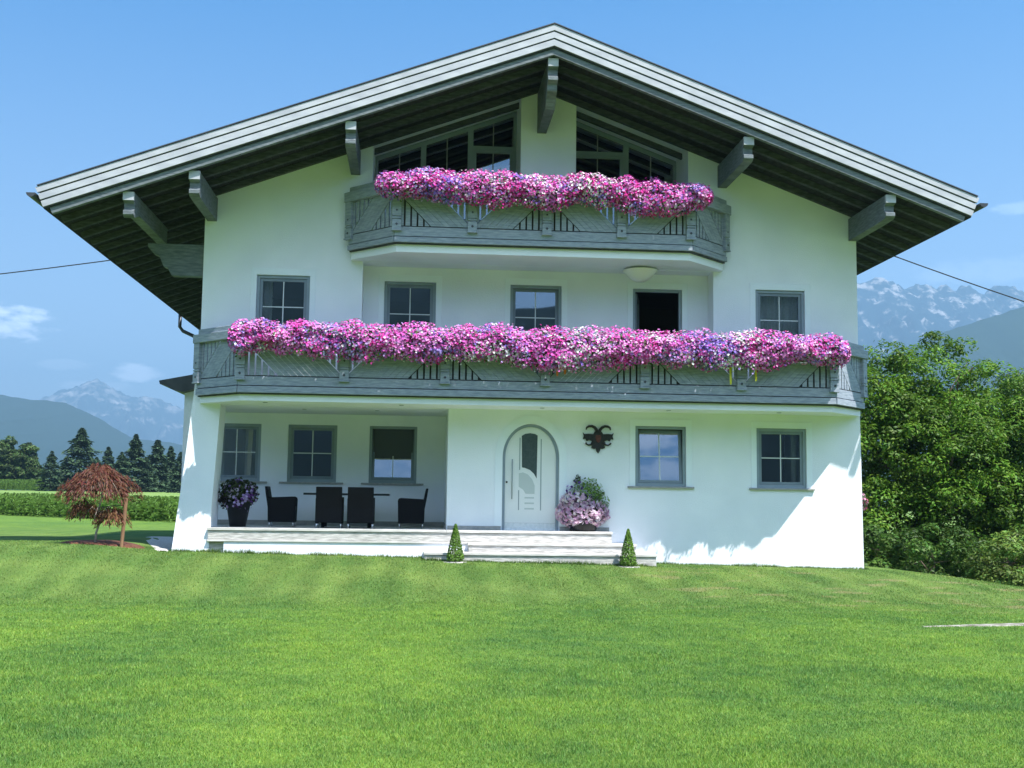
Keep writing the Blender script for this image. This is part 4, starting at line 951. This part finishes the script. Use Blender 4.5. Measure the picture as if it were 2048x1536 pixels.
# flower boxes on the right side wall, seen past the corner
potted('window_flower_box', (7.37, .95, .40), 'pink flowers hanging on the right side wall just behind the house corner', [(0, 0), (.12, 0), (.145, .2), (0, .2)],
       [(150, (.03, 0, .30), (.17, .50, .27), [(.60, .30, .42), (.66, .42, .5), (.45, .12, .2)], .035)], [(420, (.03, 0, .28), (.15, .46, .25), (.05, .08, .03), .04)], 61)

# ------------------------------------------------------------------ cables
def cable(label, p0, p1, sag):
    t_ = np.linspace(0, 1, 26); P = np.array(p0)[None]*(1-t_[:, None])+np.array(p1)[None]*t_[:, None]; P[:, 2] -= sag*4*t_*(1-t_)
    mb = MB(); mb.tube([tuple(p) for p in P], .014, 6); o = mb.build('power_cable', MAT['cable']); tag(o, label, 'cable'); return o
cable('thin black cable running from the left eave out over the fields', (-8.6, 6, 7.19), (-40, 6, 4.9), .9)
cable('thin black cable sagging from the right eave across the mountains', (8.66, 2, 6.74), (30, 2, 1.8), .55)

# ------------------------------------------------------------------ valley: corn, trees, hills
def corn(name, origin, d, length, depth, h, n, label, seed):
    r = np.random.default_rng(seed); d = np.array(d)/np.linalg.norm(d); p = np.array([-d[1], d[0]])
    if p[1] < 0: p = -p
    a = r.uniform(0, length, n); b_ = np.round(r.uniform(0, depth, n)/.7)*.7+r.normal(0, .06, n)
    X = origin[0]+d[0]*a+p[0]*b_; Y = origin[1]+d[1]*a+p[1]*b_; Z = gz(X, Y)
    Vs = []; Fs = []; Cs = []; o_ = 0; hh = h*r.uniform(.72, 1.15, n)
    for k_ in range(7):
        f = .01+.15*k_; th = r.uniform(0, 6.28, n); ln = r.uniform(.22, .42, n); up = r.uniform(.12, .4, n)*h*.5
        base = np.stack([X, Y, Z+hh*f], 1); dr_ = np.stack([np.cos(th), np.sin(th), np.zeros(n)], 1); sd_ = np.stack([-np.sin(th), np.cos(th), np.zeros(n)], 1)*.035
        mid = base+dr_*ln[:, None]*.5+np.array([0, 0, 1])*up[:, None]; tip = base+dr_*ln[:, None]+np.array([0, 0, 1])*(up*.5)[:, None]
        V = np.stack([base-sd_*.4, base+sd_*.4, mid+sd_, tip, mid-sd_], 1).reshape(-1, 3); F = np.arange(len(V)).reshape(-1, 5)
        Vs.append(V); Fs.append(F+o_); o_ += len(V); Cs.append(np.repeat(np.array([.13, .24, .05])*r.uniform(.55, 1.45, (n, 1)), 5, 0))
    o = np_mesh(name, np.concatenate(Vs), np.concatenate(Fs), MAT['leaf'], None, np.concatenate(Cs)); return tag(o, label, 'corn field', kind='stuff')
dd_ = (12.0, -13.0)
corn('corn_field', (-26.2-24*.68, 44+24*.735), dd_, 48, 16, .98, 11000, 'rows of young corn behind the left lawn', 5)
corn('corn_field', (-112, 168), (1, -.02), 50, 14, 1.5, 6000, 'far strip of corn in front of the broadleaf trees', 6)

def un_y(px, py, y):
    d = fw+rr*((px-1024)/F_PX)-uu*((py-768)/F_PX); t_ = (y-CAM.y)/d.y; return CAM+d*t_
def spruce(h, w, seed, n=2600):
    r = np.random.default_rng(seed); f = r.uniform(0.03, 1, n); layer = np.floor(f*h/.75)*.75/h; f2 = np.clip(layer+(r.uniform(0, 1, n)**2)*.5/h*1.2, 0, 1)
    R_ = w*(1-f2)**.8*(.82+.18*np.sin(seed+f2*40))+.05; th = r.uniform(0, 6.28, n); q_ = r.uniform(.25, 1.05, n)**.6
    lob = 1+.22*np.sin(th*4+f2*30)+.15*np.sin(th*7+seed)
    P = np.stack([R_*q_*lob*np.cos(th), R_*q_*lob*np.sin(th), h*f2-.16*R_*q_], 1)
    u = unit(np.stack([np.cos(th), np.sin(th), np.full(n, -.25)], 1)+r.normal(0, .25, (n, 3))); nn_ = np.array([0, 0, 1])-u*u[:, 2:3]; nn_ = unit(nn_+r.normal(0, .3, (n, 3))); nn_ -= (nn_*u).sum(1, keepdims=True)*u
    V, F = leaves(P, unit(nn_), r.uniform(.22, .48, n)*h/9, .45, .1, u)
    C_ = np.repeat(np.array([.036, .070, .030])*r.uniform(.5, 1.6, (n, 1)), 4, 0)
    return V, F, C_
TR = [(100, 903, 982, 20), (158, 857, 984, 42), (126, 922, 984, 20), (213, 895, 985, 20), (240, 905, 988, 22), (267, 870, 992, 28), (311, 879, 997, 26), (338, 893, 1000, 18), (358, 905, 1003, 18), (288, 915, 997, 26), (190, 915, 985, 24), (330, 935, 1001, 24)]
TL = ['slim young spruce left of the tallest spruce on the far field edge', 'tallest dark spruce on the far field edge above the left end of the maple', 'low spruce between the slim one and the tallest spruce', 'spruce just right of the tallest one, behind the maple', 'short spruce in the gap behind the top of the maple', 'tall pointed spruce right of the maple crown', 'tall spruce second from the house corner', 'narrow spruce close to the house corner', 'spruce partly hidden by the house buttress', 'low spruce in front of the two tall ones near the house', 'bushy spruce at the foot of the tallest one', 'dark low spruce beside the house buttress']
for i, ((px, pt, pb, hw), lab) in enumerate(zip(TR, TL)):
    y = 165+8*(i % 4); b_ = un_y(px, pb, y); tp_ = un_y(px, pt, y); zg = float(gz(b_.x, y)); h = tp_.z-zg; w = hw*(y-CAM.y)/F_PX*1.5
    root = empty('spruce_tree', (b_.x, y, zg), label=lab, cat='tree', group='spruces along the far field')
    V, F, C_ = spruce(h, w, 100+i, 5200); np_mesh('crown', V, F, MAT['conifer'], root, C_)
    mb = MB(); mb.tube([(0, 0, -.2), (0, 0, h*.9)], [.22, .03], 7); mb.build('trunk', MAT['bark'], root)
for px, pt, hw, lab, sd_ in [(18, 872, 26, 'round broadleaf tree at the left photo edge beyond the fields', 71), (52, 882, 26, 'broadleaf tree beyond the fields, second from the left photo edge', 72), (70, 930, 18, 'low broadleaf tree between the edge trees and the spruces', 73)]:
    y = 182; tp_ = un_y(px, pt, y); zg = float(gz(tp_.x, y)); h = tp_.z-zg; w = hw*(y-CAM.y)/F_PX
    broad_tree('broadleaf_tree', (tp_.x, y, zg), [((0, 0, h*.68), (w*.85, w*.8, h*.30)), ((-w*.3, 0, h*.42), (w*.9, w*.8, h*.3)), ((w*.35, 0, h*.40), (w*.85, w*.8, h*.3)), ((0, 0, h*.55), (w*.9, w*.8, h*.3))], 120, 15000, .25, (.06, .115, .03), lab, sd_, h*.4, .25, clump_r=.9)

def terrain_mat(name, lows, highs, zlo, zhi, rock=None, scale=.004, sharp=False):
    m_, t_, b_ = new_mat(name); L = t_.links.new; nn_ = t_.nodes.new
    g = nn_('ShaderNodeNewGeometry'); sp = nn_('ShaderNodeSeparateXYZ'); L(g.outputs['Position'], sp.inputs[0])
    n1 = nn_('ShaderNodeTexNoise'); n1.inputs['Scale'].default_value = scale; n1.inputs['Detail'].default_value = 10; n1.inputs['Roughness'].default_value = .65; L(g.outputs['Position'], n1.inputs['Vector'])
    mr_ = nn_('ShaderNodeMapRange'); L(sp.outputs[2], mr_.inputs[0]); mr_.inputs[1].default_value = zlo; mr_.inputs[2].default_value = zhi; mr_.inputs[3].default_value = -.35; mr_.inputs[4].default_value = .35
    ad = nn_('ShaderNodeMath'); L(mr_.outputs[0], ad.inputs[0]); L(n1.outputs[0], ad.inputs[1])
    rp_ = nn_('ShaderNodeValToRGB'); rp_.color_ramp.elements[0].position = .44 if sharp else .38; rp_.color_ramp.elements[1].position = .55 if sharp else .58
    rp_.color_ramp.elements[0].color = (*lows, 1); rp_.color_ramp.elements[1].color = (*highs, 1); L(ad.outputs[0], rp_.inputs[0]); L(rp_.outputs[0], b_.inputs['Base Color'])
    b_.inputs['Roughness'].default_value = 1; b_.inputs['Specular IOR Level'].default_value = 0
    return m_
def range_(name, sil, y, width, mat_, rough_, seed, nx=260, ny=60, ext=.3, zmin=0):
    """ridge whose crest runs along y with the given silhouette; real slope towards the viewer and behind"""
    P = [un_y(px, py, y) for px, py in sil]; xs_ = np.array([p.x for p in P]); zs_ = np.array([p.z for p in P])
    span = xs_[-1]-xs_[0]; X = np.linspace(xs_[0]-span*ext, xs_[-1]+span*ext, nx)
    Zr = np.interp(X, xs_, zs_)+rough_*.16*vnoise(X/width*26+200, seed+50, 5, .6); edge = np.clip(np.minimum(X-X[0], X[-1]-X)/(span*max(ext, .01)), 0, 1); Zr = zmin+(Zr-zmin)*(.35+.65*sstep(edge, 0, 1))
    t_ = np.linspace(-1, .6, ny)
    XX, T_ = np.meshgrid(X, t_); prof = np.where(T_ < 0, (1+T_)**1.35, (1-T_/.6*.7))
    Y = y+T_*width
    nzv = vnoise2(XX/width*11+30, Y/width*9+30, seed, 7, .6); rdg = 1-np.abs(vnoise2(XX/width*11+70, Y/width*5+70, seed+9, 6, .6))*3
    amp = rough_*np.clip(np.abs(T_)*4, .25, 1)
    Z = -8+(Zr[None]+8)*prof + amp*(nzv+.6*rdg-.45)*np.clip(prof*1.5, 0, 1)
    V = np.stack([XX, Y, Z], -1).reshape(-1, 3); i = (np.arange(ny-1)[:, None]*nx+np.arange(nx-1)[None]).ravel(); F = np.stack([i, i+1, i+1+nx, i+nx], 1)
    return tag(np_mesh(name, V, F, mat_, smooth=False), kind='structure')
MAT['forest_hill'] = terrain_mat('forested_hill', (.018, .034, .016), (.05, .075, .03), 0, 3000, scale=.012)
MAT['near_forest'] = terrain_mat('wooded_slope', (.004, .009, .005), (.014, .024, .01), 0, 3000, scale=.05)
MAT['rock'] = terrain_mat('limestone_rock', (.010, .022, .026), (.25, .245, .24), -200, 2600, scale=.016, sharp=True)
range_('forest_hill', [(-500, 760), (-150, 770), (0, 788), (30, 793), (75, 797), (110, 800), (130, 803), (165, 822), (210, 845), (255, 868), (300, 880), (365, 888), (520, 905)], 4000, 1700, MAT['forest_hill'], 28, 4)
MAT['rock_far'] = terrain_mat('far_limestone', (.03, .05, .05), (.34, .335, .33), -300, 2200, scale=.009)
range_('mountain_range', [(-100, 820), (40, 805), (95, 790), (130, 778), (165, 768), (195, 764), (225, 778), (262, 790), (300, 793), (340, 805), (380, 812), (500, 825)], 8200, 2600, MAT['rock_far'], 190, 14, 320, 80)
range_('mountain_range', [(1500, 600), (1650, 575), (1717, 567), (1755, 560), (1790, 563), (1830, 561), (1870, 572), (1900, 568), (1925, 563), (1950, 578), (1975, 570), (2005, 560), (2030, 572), (2060, 580), (2200, 600), (2500, 640)], 5000, 1800, MAT['rock'], 150, 24, 320, 90)
range_('forest_hill', [(1500, 830), (1680, 760), (1760, 715), (1880, 665), (1940, 645), (1985, 630), (2048, 611), (2150, 580), (2400, 540)], 2900, 1200, MAT['forest_hill'], 26, 34)
# wooded ridge on the other side of the valley, mirrored in the windows
Xb = np.linspace(-1500, 1500, 400); Tb = np.linspace(0, 1, 24); XX, TT = np.meshgrid(Xb, Tb)
Zb = -5+(172+34*vnoise(XX/260+40, 6, 3)+7*np.abs(vnoise(XX/9+400, 7, 2)))*TT**.8
V = np.stack([XX, -420-330*TT, Zb], -1).reshape(-1, 3); i = (np.arange(23)[:, None]*400+np.arange(399)[None]).ravel()
tag(np_mesh('wooded_ridge', V, np.stack([i, i+1, i+401, i+400], 1), MAT['near_forest']), kind='structure')

# ------------------------------------------------------------------ grass blades
def grass(n, seed):
    r = np.random.default_rng(seed)
    ang = YAW+r.uniform(-.52, .52, n); dist = 5.5*np.exp(r.uniform(0, 1, n)*math.log(27/5.5))
    X = CAM.x+dist*np.sin(ang); Y = CAM.y+dist*np.cos(ang)
    ok = (Y < 14) & ~((X > -8.0) & (X < 7.2) & (Y > -.38)) & ~((X > -2.46) & (X < 2.42) & (Y > -1.14)) & ~((np.abs(Y-np.interp(X, [4.35, 5.3, 6, 7.5, 9.5, 13], [-9.3, -8.95, -8.7, -8.3, -7.9, -7.4]))+.2*vnoise2(X*3+9, Y*3+60, 8, 3) < np.interp(X, [4.6, 5.3, 6, 7.5], [-.1, .08, .17, .22])))
    ok &= ~(((X+9.05)/.84)**2+((Y+.1)/.8)**2 < 1) & ~((X > -9.5) & (X < -7.2) & (Y > .5))
    ok &= (np.hypot(X+1.8, Y+1.36) > .2) & (np.hypot(X-1.72, Y+1.36) > .2)
    X, Y, dist = X[ok], Y[ok], dist[ok]; n = len(X); Z = gz(X, Y)-.005
    th = r.uniform(0, 6.28, n); h = r.uniform(.014, .034, n)*(1+.35*vnoise2(X*.8+40, Y*.8+40, 3, 3)); w = (.0018+.00030*dist)*r.uniform(.7, 1.3, n)
    ld = r.uniform(.15, .9, n)*h; la = r.uniform(0, 6.28, n)
    base = np.stack([X, Y, Z], 1); s = np.stack([np.cos(th)*w, np.sin(th)*w, np.zeros(n)], 1); tip = base+np.stack([np.cos(la)*ld, np.sin(la)*ld, h], 1)
    V = np.stack([base-s, base+s, tip], 1).reshape(-1, 3); C_ = r.uniform(.75, 1.38, (n, 1))*np.stack([r.uniform(.8, 1.3, n), np.ones(n), r.uniform(.7, 1.3, n)], 1)
    o = np_mesh('grass', V, np.arange(len(V)).reshape(-1, 3), MAT['blades'], None, np.repeat(C_, 3, 0)); return tag(o, 'short green mown grass covering the front lawn', 'grass', kind='stuff')
grass(900000, 77)
def edge_grass(n, seed):
    r = np.random.default_rng(seed); segs = [((2.4, -.03), (7.25, -.03)), ((-6.55, -.37), (-2.45, -.37)), ((-2.45, -1.13), (2.4, -1.13)), ((-7.6, -.36), (-6.6, -.38)), ((7.26, -.02), (7.3, 3))]
    ln = np.array([math.hypot(b_[0]-a[0], b_[1]-a[1]) for a, b_ in segs]); k_ = r.choice(len(segs), n, p=ln/ln.sum()); t_ = r.uniform(0, 1, n)
    A = np.array([a for a, b_ in segs])[k_]; B = np.array([b_ for a, b_ in segs])[k_]; P = A+(B-A)*t_[:, None]; X = P[:, 0]+r.normal(0, .01, n); Y = P[:, 1]-np.abs(r.normal(0, .035, n)); Z = gz(X, Y)-.01
    h = r.uniform(.03, .085, n)*(1+.7*vnoise(X*2.2+90, 5, 3)); th = r.uniform(0, 6.28, n); w = r.uniform(.005, .010, n); base = np.stack([X, Y, Z], 1); s_ = np.stack([np.cos(th)*w, np.sin(th)*w, 0*w], 1)
    tip = base+np.stack([r.normal(0, .3, n)*h, -np.abs(r.normal(0, .3, n))*h, h], 1); V = np.stack([base-s_, base+s_, tip], 1).reshape(-1, 3)
    o = np_mesh('grass', V, np.arange(len(V)).reshape(-1, 3), MAT['blades'], None, np.repeat(r.uniform(.5, 1.2, (n, 1))*np.ones((1, 3)), 3, 0)); return tag(o, 'longer tufts of grass along the foot of the house wall and steps', 'grass', kind='stuff')
edge_grass(9000, 78)

# ------------------------------------------------------------------ haze
HAZE = 2.2e-4
if HAZE:
    mb = MB(); mb.box(-9500, 9500, -1500, 11500, -140, 1200); m_ = bpy.data.materials.new('thin_haze'); m_.use_nodes = True; t_ = m_.node_tree; t_.nodes.clear()
    v_ = t_.nodes.new('ShaderNodeVolumePrincipled'); v_.inputs['Color'].default_value = (.37, .66, .95, 1); v_.inputs['Density'].default_value = HAZE; v_.inputs['Anisotropy'].default_value = .2
    ou = t_.nodes.new('ShaderNodeOutputMaterial'); t_.links.new(v_.outputs[0], ou.inputs['Volume'])
    hz_ = mb.build('haze', m_); tag(hz_, kind='stuff')
